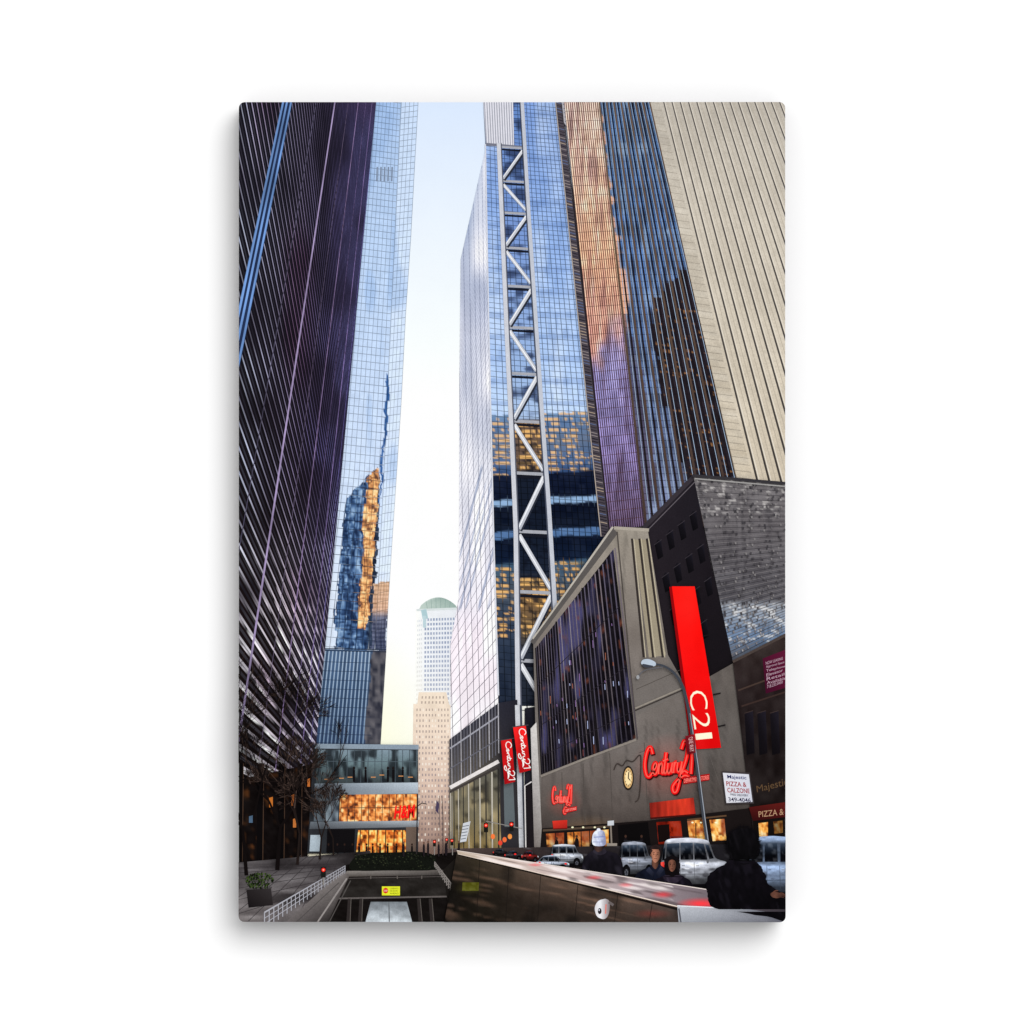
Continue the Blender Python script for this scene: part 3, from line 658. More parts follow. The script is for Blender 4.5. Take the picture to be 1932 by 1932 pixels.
for x in(660,682,790,812): pt.line((x,1694),(x-2 if x<730 else x+4,1738),6,(44,39,38),8); pt.line((x+3,1694),(x+1 if x<730 else x+7,1738),1.2,(90,84,80))
for x in(700,750,796): pt.line((x,1651),(x,1657),2,(90,84,80))
pt.poly([(836,1640),(866,1612),(872,1740),(850,1740)],(26,23,21))
hg=P('hedge',label='dark clipped hedge behind the ramp',mat='print_ink_mottled')
hg.blob([(664,1640),(668,1618),(690,1610),(740,1607),(790,1606),(818,1612),(824,1628),(820,1640),(740,1641)],(17,19,15))
for _ in range(220):
    x=R.uniform(668,818); y=R.uniform(1609,1638); hg.poly([(x,y),(x+2.6,y-1.5),(x+3.4,y+1.2)],R.choice([(32,38,26),(10,12,9),(46,50,34),(12,13,10)]),z=ZC[0]+1+_%3)
ZC[0]+=4
# parapet (drawn after the street because it stands in front of it)
def parapet():
    pw=P('parapet_wall',label='long dark polished granite parapet beside the ramp',mat='print_ink_mottled')
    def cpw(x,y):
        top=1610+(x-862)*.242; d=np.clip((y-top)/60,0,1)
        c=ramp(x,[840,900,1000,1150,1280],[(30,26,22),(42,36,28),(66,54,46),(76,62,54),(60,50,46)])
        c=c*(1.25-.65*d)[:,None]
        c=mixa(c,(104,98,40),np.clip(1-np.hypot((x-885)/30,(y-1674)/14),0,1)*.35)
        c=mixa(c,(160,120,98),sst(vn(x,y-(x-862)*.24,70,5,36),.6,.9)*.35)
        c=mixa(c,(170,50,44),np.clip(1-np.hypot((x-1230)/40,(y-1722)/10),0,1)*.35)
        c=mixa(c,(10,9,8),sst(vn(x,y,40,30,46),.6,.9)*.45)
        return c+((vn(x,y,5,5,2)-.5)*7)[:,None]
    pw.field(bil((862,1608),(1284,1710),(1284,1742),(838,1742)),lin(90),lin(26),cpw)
    for x,y in((905,1622),(960,1636),(1020,1650),(1090,1668),(1165,1686),(1230,1702)): pw.line((x,y),(x-6,1738),1.,(24,20,18))
    cp=P('coping',parent=pw,label='pale pink granite coping stone with red reflections')
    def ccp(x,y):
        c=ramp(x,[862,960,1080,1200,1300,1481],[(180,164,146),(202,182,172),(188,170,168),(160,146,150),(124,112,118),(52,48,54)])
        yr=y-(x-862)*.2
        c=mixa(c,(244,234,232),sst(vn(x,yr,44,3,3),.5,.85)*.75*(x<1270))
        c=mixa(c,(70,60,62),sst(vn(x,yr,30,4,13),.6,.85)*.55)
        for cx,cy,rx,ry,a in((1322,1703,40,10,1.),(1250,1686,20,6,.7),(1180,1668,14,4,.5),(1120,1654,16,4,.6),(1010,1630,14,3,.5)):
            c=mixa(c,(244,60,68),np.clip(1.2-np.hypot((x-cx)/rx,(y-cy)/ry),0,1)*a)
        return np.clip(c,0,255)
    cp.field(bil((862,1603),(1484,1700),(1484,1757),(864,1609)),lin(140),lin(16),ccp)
    cp.pline([(862,1603),(1100,1640),(1484,1700)],1,(226,214,206),1.8)
    cp.pline([(864,1609.5),(1000,1641.5),(1150,1677.5),(1284,1710)],.8,(230,214,200),2)
    cp.pline([(866,1611.5),(1000,1644),(1150,1681),(1284,1715)],1.4,(22,18,16),4.5)
    bx=P('granite_block',label='pale grey granite block at the parapet end',mat='print_ink_mottled')
    bx.poly([(1277,1706),(1400,1712),(1484,1724),(1484,1742),(1280,1742)],[(186,190,198),(130,132,142),(70,70,80),(96,96,106),(146,150,158)]); bx.line((1277,1707),(1400,1713),2,(222,224,230)); bx.line((1280,1712),(1284,1740),3,(84,86,94))
    sc=P('security_camera',label='white dome camera on granite wall'); sc.blobf([(1123,1706),(1130,1697),(1144,1694),(1150,1702),(1148,1722),(1140,1732),(1127,1728),(1122,1716)],lambda x,y:ramp(x,[1120,1132,1150],[(206,202,206),(232,232,236),(124,112,114)]),2.); sc.disc(1131,1717,3.6,5.8,(40,36,42)); sc.disc(1130,1715,1.2,1.8,(220,220,230)); sc.line((1148,1700),(1157,1706),5,(100,92,92)); sc.line((1143,1704),(1142,1722),2.4,(214,120,110))
    o=P('warning_sign_or_reflection',label='dim yellow sign reflection painted on polished granite wall'); o.field(bil((873,1663),(904,1663),(903,1679),(872,1679)),lin(8),lin(5),flat((80,80,24),16,6,5,3))  # reflection of the yellow sign, painted as a dim patch on the wall
o=P('warning_sign_or_reflection',label='yellow clearance sign with red stop symbol on beam'); x,y,w_,h_=721,1671,34,17
o.poly([(x,y),(x+w_,y),(x+w_,y+h_),(x,y+h_)],(216,222,44)); o.disc(x+7,y+8,5,5.5,(206,40,34),n=8); text(o,'STOP',(x+3.6,y+10),(x+10.4,y+10),(x+10.4,y+6.6),(x+3.6,y+6.6),(250,240,230))
for k in range(3): text(o,('CLEARANCE','NO ENTRY','AHEAD')[k],(x+15,y+5.5+k*4.6),(x+w_-3,y+5.5+k*4.6),(x+w_-3,y+2.6+k*4.6),(x+15,y+2.6+k*4.6),(50,60,20))
def rail(p,q,n,h0,h1,cc,lb):
    o=P('railing',label=lb)
    for i in range(n+1):
        t=(i/n)**1.4; x=p[0]+(q[0]-p[0])*t; y=p[1]+(q[1]-p[1])*t; h_=h0+(h1-h0)*t
        o.line((x,y),(x,y-h_),.8+1.1*t,cc)
    for k in(1.,.66,.33): o.line((p[0],p[1]-h0*k),(q[0],q[1]-h1*k),1,cc,3 if k==1 else 1.4,z=Z())
rail((652,1646),(500,1752),24,14,32,(166,166,174),'silver metal handrail down a sunken ramp')
rail((820,1634),(862,1700),14,10,20,(130,124,120),'metal handrail on the ramp edge')
pl=P('planter',label='dark square planter with low green shrub'); pl.poly([(466,1676),(512,1673),(516,1706),(470,1711)],[(34,30,31),(48,44,45),(36,32,33),(20,17,19)]); pl.line((464,1676),(514,1673),3,(70,66,67))
sh=P('shrub',parent=pl)
for _ in range(240):
    a=R.uniform(0,6.28); r_=math.sqrt(R.random()); x=489+26*r_*math.cos(a); y=1660+16*r_*math.sin(a)
    sh.poly([(x,y),(x+R.uniform(2,4),y-R.uniform(1,3)),(x+R.uniform(0,3),y+R.uniform(1,4))],R.choice([(36,52,20),(20,30,12),(62,82,32),(13,18,9)]),z=ZC[0]+1+_%6)
ZC[0]+=8
# ================= trees =================
def tree(o,br,x,y,ln,an,wd,dep,cc,zb,top):
    x2=x+ln*math.cos(an); y2=y-ln*math.sin(an)
    if x2>660: return
    (o if dep>=top-1 else br).line((x,y),(x2,y2),max(wd,.75),cc[0] if R.random()<.8 else cc[1],max(wd*.72,.6),z=zb+R.randint(0,24))
    if dep==0: return
    for k in range(3 if dep<top-1 else 2):
        if R.random()<.08: continue
        tree(o,br,x2,y2,ln*R.uniform(.66,.9),an+R.uniform(-.65,.65)+.06*(1.57-an),wd*.66,dep-1,cc,zb,top)
DK=((15,11,11),(54,42,37)); MD=((30,23,21),(70,56,50))
for x,y,ln,an,wd,dep,cc,lb in((524,1640,80,1.5,8,7,DK,'bare branching street tree with dark trunk'),(466,1650,88,1.65,7,7,DK,'leafless tree with spreading dark twigs'),(562,1630,58,1.5,5,7,MD,'small bare tree beside office tower'),(604,1620,40,1.5,4,7,MD,'slim leafless young tree near pavilion'),(630,1612,32,1.6,3,6,MD,'slim leafless sapling near pavilion'),(480,1540,74,1.35,4,7,DK,'leafless tree with tangled fine twigs')):
    o=P('trunk'); root=P('bare_tree',label=lb); o.parent=root
    b_=P('branch',parent=root,kind='stuff'); root.empty=True
    zb=Z(); ZC[0]+=26; tree(o,b_,x,y,ln,an,wd,dep,cc,zb,dep)
# ================= street furniture =================
def pole(name,lb,pts,w0,w1,cc):
    o=P(name,label=lb); o.pline(pts,w0,cc,w1); return o
sl=pole('street_lamp','grey cobra head street lamp on curved arm',spl([(1232,1252),(1252,1256),(1272,1270),(1288,1296),(1299,1340)],5)+[(1314,1440),(1327,1540),(1339,1624)],3.2,6.6,(60,64,72))
sl.pline([(1301,1345),(1316,1440),(1329,1540),(1341,1624)],1.2,(150,156,166),1.8)
hd=P('lamp_head',parent=sl); hd.blob([(1209,1250),(1213,1244),(1224,1243),(1236,1249),(1235,1256),(1222,1256),(1212,1254)],(178,190,204)); hd.blob([(1212,1252),(1224,1254),(1232,1256),(1222,1259),(1213,1257)],(60,64,74))
pole('street_lamp','thin arm lamp fixed to store wall',spl([(1204,1276),(1210,1268),(1222,1262),(1250,1258)],4),2,2,(90,90,96)).disc(1203,1277,3,4,(150,152,156))
ss=P('street_sign',label='small maroon street sign on lamp pole'); ss.poly([(1292,1388),(1309,1384),(1312,1419),(1296,1422)],[(112,18,28),(130,26,34),(110,18,28),(86,12,22)])
text(ss,'ONE WAY',(1298,1392),(1301,1418),(1309,1416),(1306,1388),(222,180,180))
def tlight(x,y,lb,s=1.,arm=None):
    o=P('traffic_light',label=lb)
    if arm:
        for a in arm: o.line(a[0],a[1],a[2],(130,126,122))
    o.poly([(x-4*s,y-7*s),(x+4*s,y-7*s),(x+4*s,y+11*s),(x-4*s,y+11*s)],(26,24,22))
    l=P('lamp',parent=o); l.disc(x,y-2*s,3.4*s,3.4*s,(255,40,28)); l.disc(x,y-2*s,1.4*s,1.4*s,(255,176,150)); l=P('lamp',parent=o); l.disc(x,y+6*s,2.2*s,2.2*s,(20,26,20))
tlight(917,1558,'traffic signal showing red on mast arm',1.0)
tlight(965,1556,'traffic signal showing red on mast arm',1.0,[((917,1548),(985,1562),1.6)])
tlight(611,1642,'red pedestrian signal on short post',1.1,[((611,1640),(611,1668),3)])
tlight(820,1588,'distant red traffic signal',.7,[((820,1590),(820,1612),1.5)])
tlight(853,1586,'distant red traffic signal on post',.7,[((853,1500),(854,1612),1.6)])
tlight(843,1584,'distant red traffic signal on post',.6)
pole('street_lamp','slim dark lamp post beside pavilion',[(786,1610),(787,1560),(788,1520),(796,1514),(806,1516)],2.4,1.6,(40,36,37))
pole('street_lamp','slim lamp post at distant corner',[(836,1612),(836,1540),(834,1500)],1.8,1.2,(60,50,50))
fg=P('flag',label='small dark flag on distant pole'); fg.poly([(824,1508),(829,1516),(827,1534),(822,1528)],(70,60,84)); fg.line((829,1500),(830,1560),1.2,(90,80,80))
st=P('street_sign',label='tilted white panel sign beside podium'); st.poly([(874,1552),(888,1548),(880,1586),(868,1588)],(196,200,206)); 
for k in range(5): st.line((873-k*.8,1558+k*6),(885-k*1.4,1556+k*6),1.4,(90,96,106))
for x,y,w_ in((808,1602,3),(828,1604,3),(842,1602,4),(866,1602,3),(762,1604,3),(800,1604,3)):
    o=P('person',label='distant pedestrian in dark clothes'); o.blob([(x-w_/2,y-12),(x+w_/2,y-12),(x+w_*.7,y),(x+w_*.4,y+10),(x-w_*.4,y+10),(x-w_*.7,y)],(30,24,28)); o.disc(x,y-15,1.8,2.4,(100,72,60))
# ================= vehicles =================
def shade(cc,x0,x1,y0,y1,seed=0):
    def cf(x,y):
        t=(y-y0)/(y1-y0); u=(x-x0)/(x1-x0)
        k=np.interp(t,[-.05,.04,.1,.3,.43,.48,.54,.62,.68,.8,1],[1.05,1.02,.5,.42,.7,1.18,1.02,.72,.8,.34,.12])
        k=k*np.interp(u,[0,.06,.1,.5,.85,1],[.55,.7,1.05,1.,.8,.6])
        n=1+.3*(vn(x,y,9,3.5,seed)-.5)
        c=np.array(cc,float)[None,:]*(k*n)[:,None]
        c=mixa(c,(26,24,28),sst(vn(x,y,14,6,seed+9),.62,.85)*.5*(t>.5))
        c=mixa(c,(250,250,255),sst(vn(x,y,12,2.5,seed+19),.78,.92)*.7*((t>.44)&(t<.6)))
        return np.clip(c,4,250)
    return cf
def suv(x0,y0,x1,y1,cc,lb,seed,style='suv'):
    W=x1-x0;H=y1-y0; f=lambda u,v:(x0+u*W,y0+v*H); k=lambda s:tuple(min(255,a*s) for a in cc)
    o=P('parked_car',label=lb,mat='print_ink_mottled')
    b=P('body',parent=o,mat='print_ink_mottled')
    if style=='van': pts=[f(.02,.84),f(.0,.6),f(.01,.3),f(.04,.06),f(.1,.0),f(.4,-.02),f(.68,.01),f(.75,.07),f(.84,.36),f(.96,.46),f(1,.6),f(1,.78),f(.96,.88),f(.5,.9),f(.06,.9)]
    elif style=='sedan': pts=[f(.02,.84),f(.0,.62),f(.02,.46),f(.1,.4),f(.22,.12),f(.32,.03),f(.5,.0),f(.62,.05),f(.74,.36),f(.9,.44),f(.99,.56),f(1,.78),f(.96,.88),f(.5,.9),f(.05,.9)]
    else: pts=[f(.02,.84),f(.0,.6),f(.012,.42),f(.045,.14),f(.08,.02),f(.2,-.02),f(.45,-.03),f(.66,.01),f(.72,.08),f(.79,.34),f(.86,.41),f(.96,.45),f(1.,.56),f(1.,.78),f(.96,.88),f(.5,.9),f(.05,.9)]
    o.poly([f(.04,.84),f(.97,.84),f(.94,1.03),f(.06,1.03)],(9,8,10))
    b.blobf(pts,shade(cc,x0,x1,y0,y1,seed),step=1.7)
    def glass(q,name='window'):
        w=P(name,parent=o); w.field(bil(*q),lin(10),lin(8),lambda x,y:np.clip(ramp((y-y0)/H,[.05,.2,.3,.42],[(76,90,108),(30,36,46),(13,14,18),(18,18,22)])+((sst(vn(x,y,5,6,seed+3),.55,.85))*40-10)[:,None],5,255))
    if style=='van':
        glass([f(.05,.12),f(.22,.1),f(.22,.4),f(.04,.42)]); glass([f(.25,.1),f(.45,.1),f(.46,.4),f(.25,.4)]); glass([f(.5,.1),f(.66,.1),f(.7,.4),f(.5,.4)]); glass([f(.69,.1),f(.74,.12),f(.82,.38),f(.72,.4)],'windshield')
    elif style=='sedan':
        glass([f(.24,.16),f(.3,.1),f(.4,.1),f(.38,.4),],'window'); glass([f(.42,.09),f(.55,.08),f(.57,.4),f(.41,.4)]); glass([f(.58,.1),f(.62,.12),f(.71,.37),f(.6,.4)],'windshield'); glass([f(.13,.38),f(.22,.18),f(.28,.1),f(.22,.4)],'rear_window')
    else:
        glass([f(.035,.2),f(.07,.09),f(.055,.42),f(.02,.42)],'rear_window')
        glass([f(.09,.09),f(.275,.07),f(.275,.41),f(.075,.42)]); glass([f(.29,.07),f(.47,.07),f(.48,.41),f(.29,.41)]); glass([f(.49,.07),f(.63,.09),f(.69,.41),f(.495,.41)]); glass([f(.65,.09),f(.705,.12),f(.78,.38),f(.715,.4)],'windshield')
        rk=P('roof_rack',parent=o); rk.line(f(.12,-.05),f(.62,-.045),1.1,(34,36,42))
    b.line(f(.285,.46),f(.29,.84),.8,k(.4)); b.line(f(.49,.46),f(.5,.84),.8,k(.4)); b.line(f(.08,.7),f(.92,.69),1.1,k(.3))
    m_=P('mirror',parent=o); m_.disc(*f(.69,.44),W*.018,H*.045,k(.5))
    for u in(.31,.52): h=P('door_handle',parent=o); h.line(f(u,.53),f(u+.045,.53),1.,k(.3))
    for u in(.19,.8):
        p=f(u,.84); b.disc(p[0],p[1]-1,W*.105,H*.2,(8,7,9))
        w_=P('wheel',parent=o); w_.disc(p[0],p[1]+1,W*.085,H*.165,(15,14,16)); w_.disc(p[0],p[1]+1,W*.05,H*.095,(84,86,94))
        for a in range(5): w_.line((p[0],p[1]+1),(p[0]+W*.048*math.cos(a*1.257+.3),p[1]+1+H*.092*math.sin(a*1.257+.3)),1.1,(34,34,40),z=Z())
    t=P('tail_light',parent=o); t.poly([f(.0,.46),f(.05,.45),f(.055,.66),f(.0,.66)],[(255,90,76),(230,34,34),(170,18,22),(240,40,38)])
    t=P('headlight',parent=o); t.poly([f(.94,.5),f(.995,.56),f(.995,.66),f(.95,.63)],(206,210,216))
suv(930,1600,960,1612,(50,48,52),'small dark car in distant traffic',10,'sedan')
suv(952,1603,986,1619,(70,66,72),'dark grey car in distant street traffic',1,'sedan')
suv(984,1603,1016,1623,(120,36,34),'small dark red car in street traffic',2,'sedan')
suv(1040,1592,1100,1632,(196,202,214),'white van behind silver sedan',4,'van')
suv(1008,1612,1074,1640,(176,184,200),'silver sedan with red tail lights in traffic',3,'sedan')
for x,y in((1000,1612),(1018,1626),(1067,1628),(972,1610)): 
    ALL[-1].disc(x,y,2.2,1.6,(255,50,46))  # distant brake-light glints, painted into the last car's headlight mesh
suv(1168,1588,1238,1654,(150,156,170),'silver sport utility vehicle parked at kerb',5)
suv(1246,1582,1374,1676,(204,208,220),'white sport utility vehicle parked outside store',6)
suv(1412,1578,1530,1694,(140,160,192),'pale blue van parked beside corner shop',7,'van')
# ================= people =================
def dark(c,seed=0,rim=(60,56,68),y0=1600,y1=1690):
    def cf(x,y):
        n=vn(x,y,7,16,seed)*.6+vn(x,y,3.5,5,seed+1)*.4
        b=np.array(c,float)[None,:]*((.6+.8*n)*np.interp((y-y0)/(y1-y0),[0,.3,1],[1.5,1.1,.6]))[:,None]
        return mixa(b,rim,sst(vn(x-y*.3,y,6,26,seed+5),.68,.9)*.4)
    return cf
def skin(c,cx,r):
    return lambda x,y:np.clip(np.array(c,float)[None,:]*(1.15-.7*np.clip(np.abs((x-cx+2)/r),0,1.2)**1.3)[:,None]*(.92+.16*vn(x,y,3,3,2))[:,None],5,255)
def ragged(pts,amp,seed):
    rr=random.Random(seed); o=spl(pts,6,True); cx=sum(p[0] for p in o)/len(o); cy=sum(p[1] for p in o)/len(o); r=[]
    for p in o:
        l=math.hypot(p[0]-cx,p[1]-cy) or 1; a=rr.uniform(-amp,amp); r.append((p[0]+(p[0]-cx)/l*a,p[1]+(p[1]-cy)/l*a))
    return r
p1=P('person',label='person in dark coat and white knitted hat')
p1.blobf(ragged([(1096,1672),(1096,1642),(1101,1620),(1110,1609),(1120,1603),(1139,1602),(1151,1606),(1166,1611),(1173,1626),(1177,1650),(1175,1676),(1130,1680)],.8,1),dark((17,15,20),1),2.2,1)
p1.blobf([(1118,1606),(1124,1599),(1138,1599),(1144,1606),(1132,1612)],dark((30,27,34),71),2)
p1.blobf([(1120,1588),(1121,1600),(1128,1606),(1137,1601),(1140,1588),(1130,1580)],skin((62,44,40),1130,11),1.6)
h=P('knitted_hat',parent=p1); h.blobf([(1118,1592),(1117,1578),(1121,1568),(1130,1564),(1139,1567),(1142,1578),(1142,1592),(1130,1595)],lambda x,y:np.clip(ramp(x,[1117,1126,1142],[(226,230,244),(206,212,234),(128,134,166)])*(.86+.28*vn(x,y,2.2,5,3))[:,None],0,255),1.6); h.disc(1129,1564,3.6,3,(228,230,242)); h.line((1118,1587),(1142,1587),1.1,(120,130,170)); h.line((1120,1578),(1141,1577),1.4,(110,126,186))
p2=P('person',label='short haired man in navy jacket facing street')
p2.blobf(ragged([(1194,1674),(1198,1652),(1207,1642),(1222,1635),(1230,1629),(1241,1628),(1250,1634),(1262,1641),(1269,1658),(1268,1680),(1230,1684)],.8,2),dark((18,21,34),11,(50,56,80)),2.2,1)
p2.blobf([(1230,1620),(1241,1620),(1241,1631),(1236,1638),(1230,1632)],skin((92,60,48),1236,9),1.6)
for q in([(1224,1634),(1234,1645),(1231,1653),(1218,1641)],[(1246,1632),(1237,1646),(1242,1653),(1252,1639)]): p2.poly(q,[(44,48,66),(24,26,38),(20,22,32),(34,38,54)])
hd_=P('head',parent=p2); hd_.blobf([(1228,1609),(1229,1602),(1234,1598),(1241,1600),(1244.5,1607),(1244,1615),(1241,1622),(1235.6,1626),(1230.4,1621)],skin((158,106,84),1236,12),1.2)
h=P('hair',parent=p2); h.blobf([(1226,1611),(1226,1601),(1230,1594),(1239,1592),(1246,1598),(1246.5,1608),(1244.5,1605),(1240.4,1601.4),(1232,1602),(1229,1606)],dark((26,18,18),3,(58,46,42)),1.3)
for x in(1232.8,1240): hd_.disc(x,1610,1.4,.8,(30,18,18)); hd_.line((x-2,1607.4),(x+2,1607),.9,(52,32,28))
hd_.pline([(1237,1609),(1237.6,1613.6),(1235.6,1614.8)],.8,(104,64,50)); hd_.line((1233.2,1618.4),(1239,1618.4),1.,(98,48,44)); hd_.disc(1227.6,1611.5,1.2,2.5,(110,72,58))
p3=P('person',label='woman in dark padded jacket with black hair')
p3.blobf(ragged([(1214,1690),(1222,1668),(1237,1657),(1253,1650),(1262,1646),(1275,1646),(1289,1652),(1302,1661),(1309,1680),(1306,1698),(1250,1700)],.9,3),dark((20,16,25),21,(54,48,66)),2.2,1)
h=P('hair',parent=p3); h.blobf(ragged([(1253,1641),(1253,1622),(1260,1614),(1273,1614),(1281,1622),(1282,1642),(1277,1652),(1259,1652)],.9,4),dark((13,10,12),4,(40,34,38)),1.5,1)
f3=P('face',parent=p3); f3.blobf([(1260,1629),(1261.6,1622.6),(1267,1620),(1272.6,1622.6),(1274.6,1630),(1272.6,1638),(1267.4,1643),(1262.4,1639)],skin((108,70,56),1268,10),1.2)
for x in(1264,1271): f3.disc(x,1629.4,1.3,.8,(18,12,12)); f3.line((x-1.8,1626.8),(x+1.8,1626.6),.9,(30,20,18))
f3.pline([(1267.8,1629),(1268.2,1633),(1266.4,1634.2)],.8,(74,46,38)); f3.disc(1267.4,1637.6,2.3,.8,(88,40,38))
sc2=P('scarf',parent=p3); sc2.blobf(ragged([(1256,1648),(1268,1652),(1280,1648),(1286,1655),(1270,1665),(1252,1657)],.7,6),dark((42,34,46),31,(78,70,86)),1.8,1)
parapet()
p4=P('person',label='large dark hooded figure leaning on the parapet')
p4.blobf(ragged([(1336,1702),(1333,1684),(1330,1668),(1337,1650),(1346,1640),(1356,1634),(1368,1627),(1380,1616),(1392,1614),(1412,1616),(1422,1622),(1433,1632),(1442,1648),(1447,1664),(1456,1671),(1468,1680),(1486,1686),(1486,1734),(1440,1726),(1390,1718),(1344,1710)],1.8,7),dark((12,10,14),41,(32,29,38),1600,1730),2.2,1)
hn=P('hand',parent=p4); hn.blobf([(1452,1685),(1459,1680.5),(1468,1682),(1474,1686),(1470,1692),(1458,1692)],skin((90,58,47),1462,14),1.4)
for i,(l,dy) in enumerate(((12,-1.4),(14,.2),(13,1.8),(10,3.4))): hn.pline(spl([(1468,1684+i*1.9),(1468+l*.5,1683.4+i*2+dy*.3),(1468+l,1686.4+i*1.7)],4),2.1,(86-i*6,55-i*4,45-i*3),1.4)
hn.pline(spl([(1456,1684),(1461,1679),(1467,1678.5)],4),2.4,(98,62,50),1.6)
h=P('hood',parent=p4); h.blobf(ragged([(1373,1606),(1370,1588),(1376,1570),(1391,1559),(1411,1558),(1427,1570),(1432,1592),(1429,1613),(1416,1626),(1392,1627),(1378,1618)],2.2,8),dark((9,8,10),51,(28,25,30),1560,1640),2,1)
for i in range(90):
    a=math.pi*(.85+1.35*i/90); x=1401+29*math.cos(a); y=1592+32.5*math.sin(a); h.line((x,y),(x+R.uniform(2,8)*math.cos(a)+R.uniform(-2.5,2.5),y+R.uniform(2,8)*math.sin(a)),1.8,(12,10,13),.3)

print('LAYERS',ZC[0])
# ================= build meshes =================
def lin_(c):
    c=np.clip(c*1.045+2.,0,255)/255.; return np.where(c<=.04045,c/12.92,((c+.055)/1.055)**2.4)
def make_mat(name,scale,amp,scale2=60,amp2=.05):
    m=bpy.data.materials.new(name); m.use_nodes=True; nt=m.node_tree; nt.nodes.clear(); N=nt.nodes.new; Lk=nt.links.new
    out=N('ShaderNodeOutputMaterial'); df=N('ShaderNodeBsdfDiffuse'); at=N('ShaderNodeAttribute'); at.attribute_name='Ink'
    tc=N('ShaderNodeTexCoord')
    fac=None
    for s_,a_ in((scale,amp),(scale2,amp2)):
        n=N('ShaderNodeTexNoise'); n.inputs['Scale'].default_value=s_; n.inputs['Detail'].default_value=3; Lk(tc.outputs['Object'],n.inputs['Vector'])
        mr=N('ShaderNodeMapRange'); mr.inputs[1].default_value=.3; mr.inputs[2].default_value=.7; mr.inputs[3].default_value=1-a_; mr.inputs[4].default_value=1+a_; Lk(n.outputs['Fac'],mr.inputs[0])
        if fac is None: fac=mr.outputs[0]
        else:
            mu=N('ShaderNodeMath'); mu.operation='MULTIPLY'; Lk(fac,mu.inputs[0]); Lk(mr.outputs[0],mu.inputs[1]); fac=mu.outputs[0]
    vm=N('ShaderNodeVectorMath'); vm.operation='SCALE'; Lk(at.outputs['Color'],vm.inputs[0]); Lk(fac,vm.inputs['Scale'])
    Lk(vm.outputs[0],df.inputs['Color'])
    w1=N('ShaderNodeTexWave'); w1.inputs['Scale'].default_value=220; w1.bands_direction='X'; w2=N('ShaderNodeTexWave'); w2.inputs['Scale'].default_value=220; w2.bands_direction='Z'
    for w_ in(w1,w2): Lk(tc.outputs['Object'],w_.inputs['Vector'])
    ad=N('ShaderNodeMath'); Lk(w1.outputs['Fac'],ad.inputs[0]); Lk(w2.outputs['Fac'],ad.inputs[1])
    bp=N('ShaderNodeBump'); bp.inputs['Strength'].default_value=.08; bp.inputs['Distance'].default_value=.0002; Lk(ad.outputs[0],bp.inputs['Height']); Lk(bp.outputs[0],df.inputs['Normal'])
    Lk(df.outputs[0],out.inputs[0]); return m
MATS={'print_ink_smooth':make_mat('print_ink_smooth',900,.012,30,.008),'print_ink_plain':make_mat('print_ink_plain',800,.05,90,.03),'print_ink_fine':make_mat('print_ink_fine',900,.12,90,.06),'print_ink_mottled':make_mat('print_ink_mottled',700,.12,90,.05)}
col=bpy.context.scene.collection
def W(x,y,d=0): return ((x-966)*SC,d,(966-y)*SC)
canvas=bpy.data.objects.new('canvas_print',None); col.objects.link(canvas)
canvas['label']='stretched canvas print of a skyscraper street mounted on white wall'; canvas['category']='canvas print'
TH=.036
def mat_plain(name,c,bump=0):
    m=bpy.data.materials.new(name); m.use_nodes=True; nt=m.node_tree; b=nt.nodes['Principled BSDF']; b.inputs['Roughness'].default_value=.9; b.inputs['Specular IOR Level'].default_value=0
    n=nt.nodes.new('ShaderNodeTexNoise'); n.inputs['Scale'].default_value=40; r=nt.nodes.new('ShaderNodeMapRange'); r.inputs[3].default_value=.985; r.inputs[4].default_value=1.0; nt.links.new(n.outputs['Fac'],r.inputs[0])
    v=nt.nodes.new('ShaderNodeVectorMath'); v.operation='SCALE'; v.inputs[0].default_value=c; nt.links.new(r.outputs[0],v.inputs['Scale']); nt.links.new(v.outputs[0],b.inputs['Base Color']); return m
vs=[];fs_=[]; rings=[(0,1.5,.0),(0.0003,0.6,0),(0.0012,0,0),(TH,0,0)]
n=len(CAN)
for dpt,ins,_ in rings:
    for (x,y) in CAN:
        dx=(966-x);dy=(965.5-y); l=math.hypot(dx,dy)
        vs.append(W(x+dx/l*ins*1.2,y+dy/l*ins*1.2,dpt))
for r_ in range(len(rings)-1):
    for i in range(n): fs_.append((r_*n+i,r_*n+(i+1)%n,(r_+1)*n+(i+1)%n,(r_+1)*n+i))
fs_.append(tuple(range(n))); fs_.append(tuple(reversed(range((len(rings)-1)*n,len(rings)*n))))
me=bpy.data.meshes.new('canvas_body'); me.from_pydata(vs,[],fs_); me.materials.append(mat_plain('dark_canvas_edge',(.12,.11,.12)))
cb=bpy.data.objects.new('stretched_canvas',me); col.objects.link(cb); cb.parent=canvas
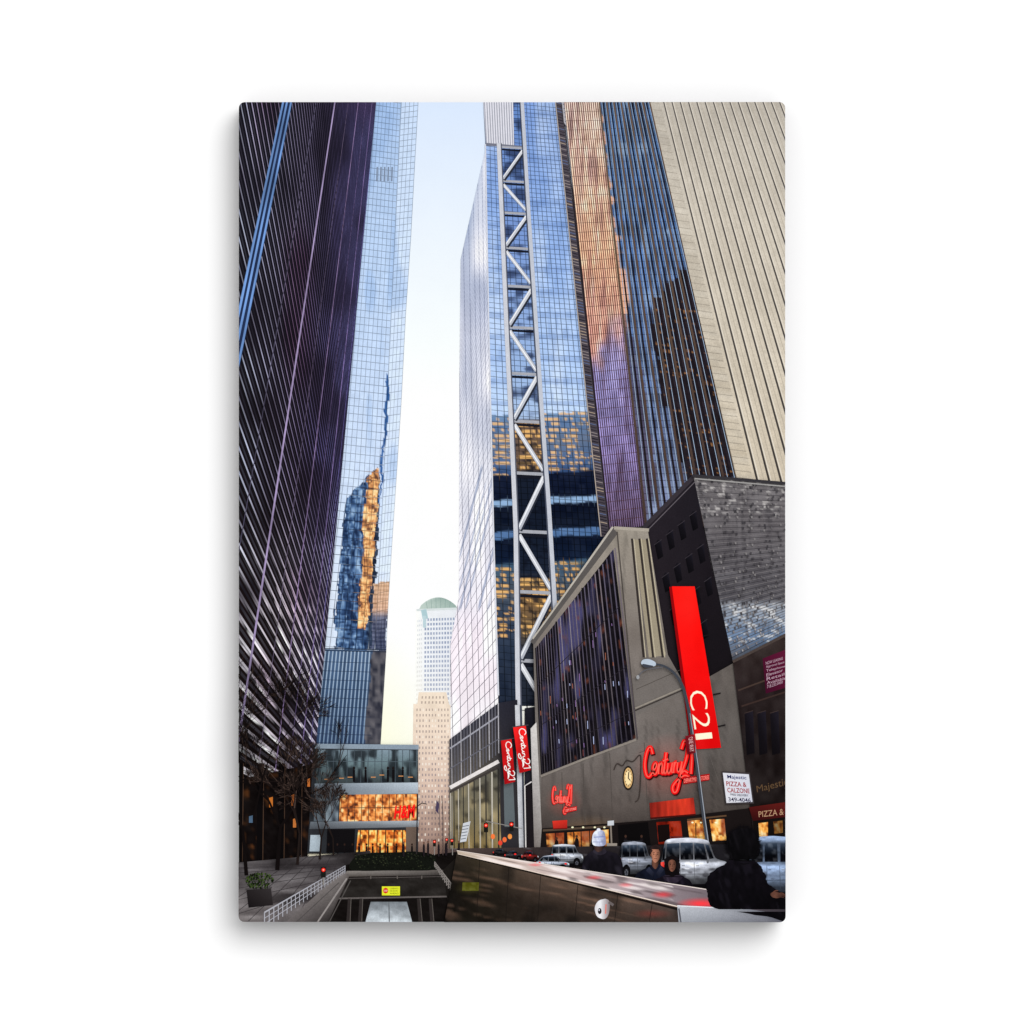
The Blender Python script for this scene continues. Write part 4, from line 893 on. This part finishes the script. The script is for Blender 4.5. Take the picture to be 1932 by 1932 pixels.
for o in ALL:
    if getattr(o,'empty',False):
        ob_=bpy.data.objects.new(o.name,None)
    else:
        if not o.f: o.obj=None; print('EMPTY',o.name); continue
        V=np.array(o.v); XYZ=np.stack([(V[:,0]-966)*SC,-.0003-V[:,2]*DZ,(966-V[:,1])*SC],-1)
        me=bpy.data.meshes.new(o.name); me.from_pydata(XYZ.tolist(),[],o.f)
        C=lin_(np.array(o.c,float))/LUM
        a=me.color_attributes.new('Ink','FLOAT_COLOR','POINT'); a.data.foreach_set('color',np.concatenate([C,np.ones((len(C),1))],1).astype(np.float32).ravel())
        me.materials.append(MATS[o.mat]); ob_=bpy.data.objects.new(o.name,me)
    col.objects.link(ob_); o.obj=ob_
    if o.label: ob_['label']=o.label
    if o.kind: ob_['kind']=o.kind
for o in ALL:
    if o.obj is not None: o.obj.parent=o.parent.obj if (o.parent is not None and o.parent.obj) else canvas
me=bpy.data.meshes.new('wall'); me.from_pydata([(-8,TH+.001,-8),(8,TH+.001,-8),(8,TH+.001,8),(-8,TH+.001,8)],[],[(0,1,2,3)]); me.materials.append(mat_plain('white_wall_paint',(.92,.92,.92)))
wl=bpy.data.objects.new('wall',me); col.objects.link(wl); wl['label']='plain smooth white wall behind the canvas print'; wl['category']='wall'; wl['kind']='structure'
wd=bpy.data.worlds.new('World'); bpy.context.scene.world=wd; wd.use_nodes=True; b=wd.node_tree.nodes['Background']; b.inputs[0].default_value=(1,1,1,1); b.inputs[1].default_value=.6
sun=bpy.data.lights.new('sun','SUN'); dirv=(.42,-1,.58); ln=math.sqrt(sum(a*a for a in dirv)); sun.energy=(LUM-.6)*math.pi*ln; sun.angle=math.radians(46)
so=bpy.data.objects.new('sun',sun); col.objects.link(so)
from mathutils import Vector
so.rotation_euler=Vector(dirv).to_track_quat('Z','Y').to_euler()
cam=bpy.data.cameras.new('camera'); co=bpy.data.objects.new('camera',cam); col.objects.link(co); co.location=(0,-5,0); co.rotation_euler=(math.pi/2,0,0)
cam.sensor_width=36; cam.lens=36*5/(1932*SC); cam.clip_end=100; cam.clip_start=.1
sc_=bpy.context.scene; sc_.camera=co; sc_.view_settings.view_transform='Standard'; sc_.view_settings.look='None'; sc_.view_settings.exposure=0
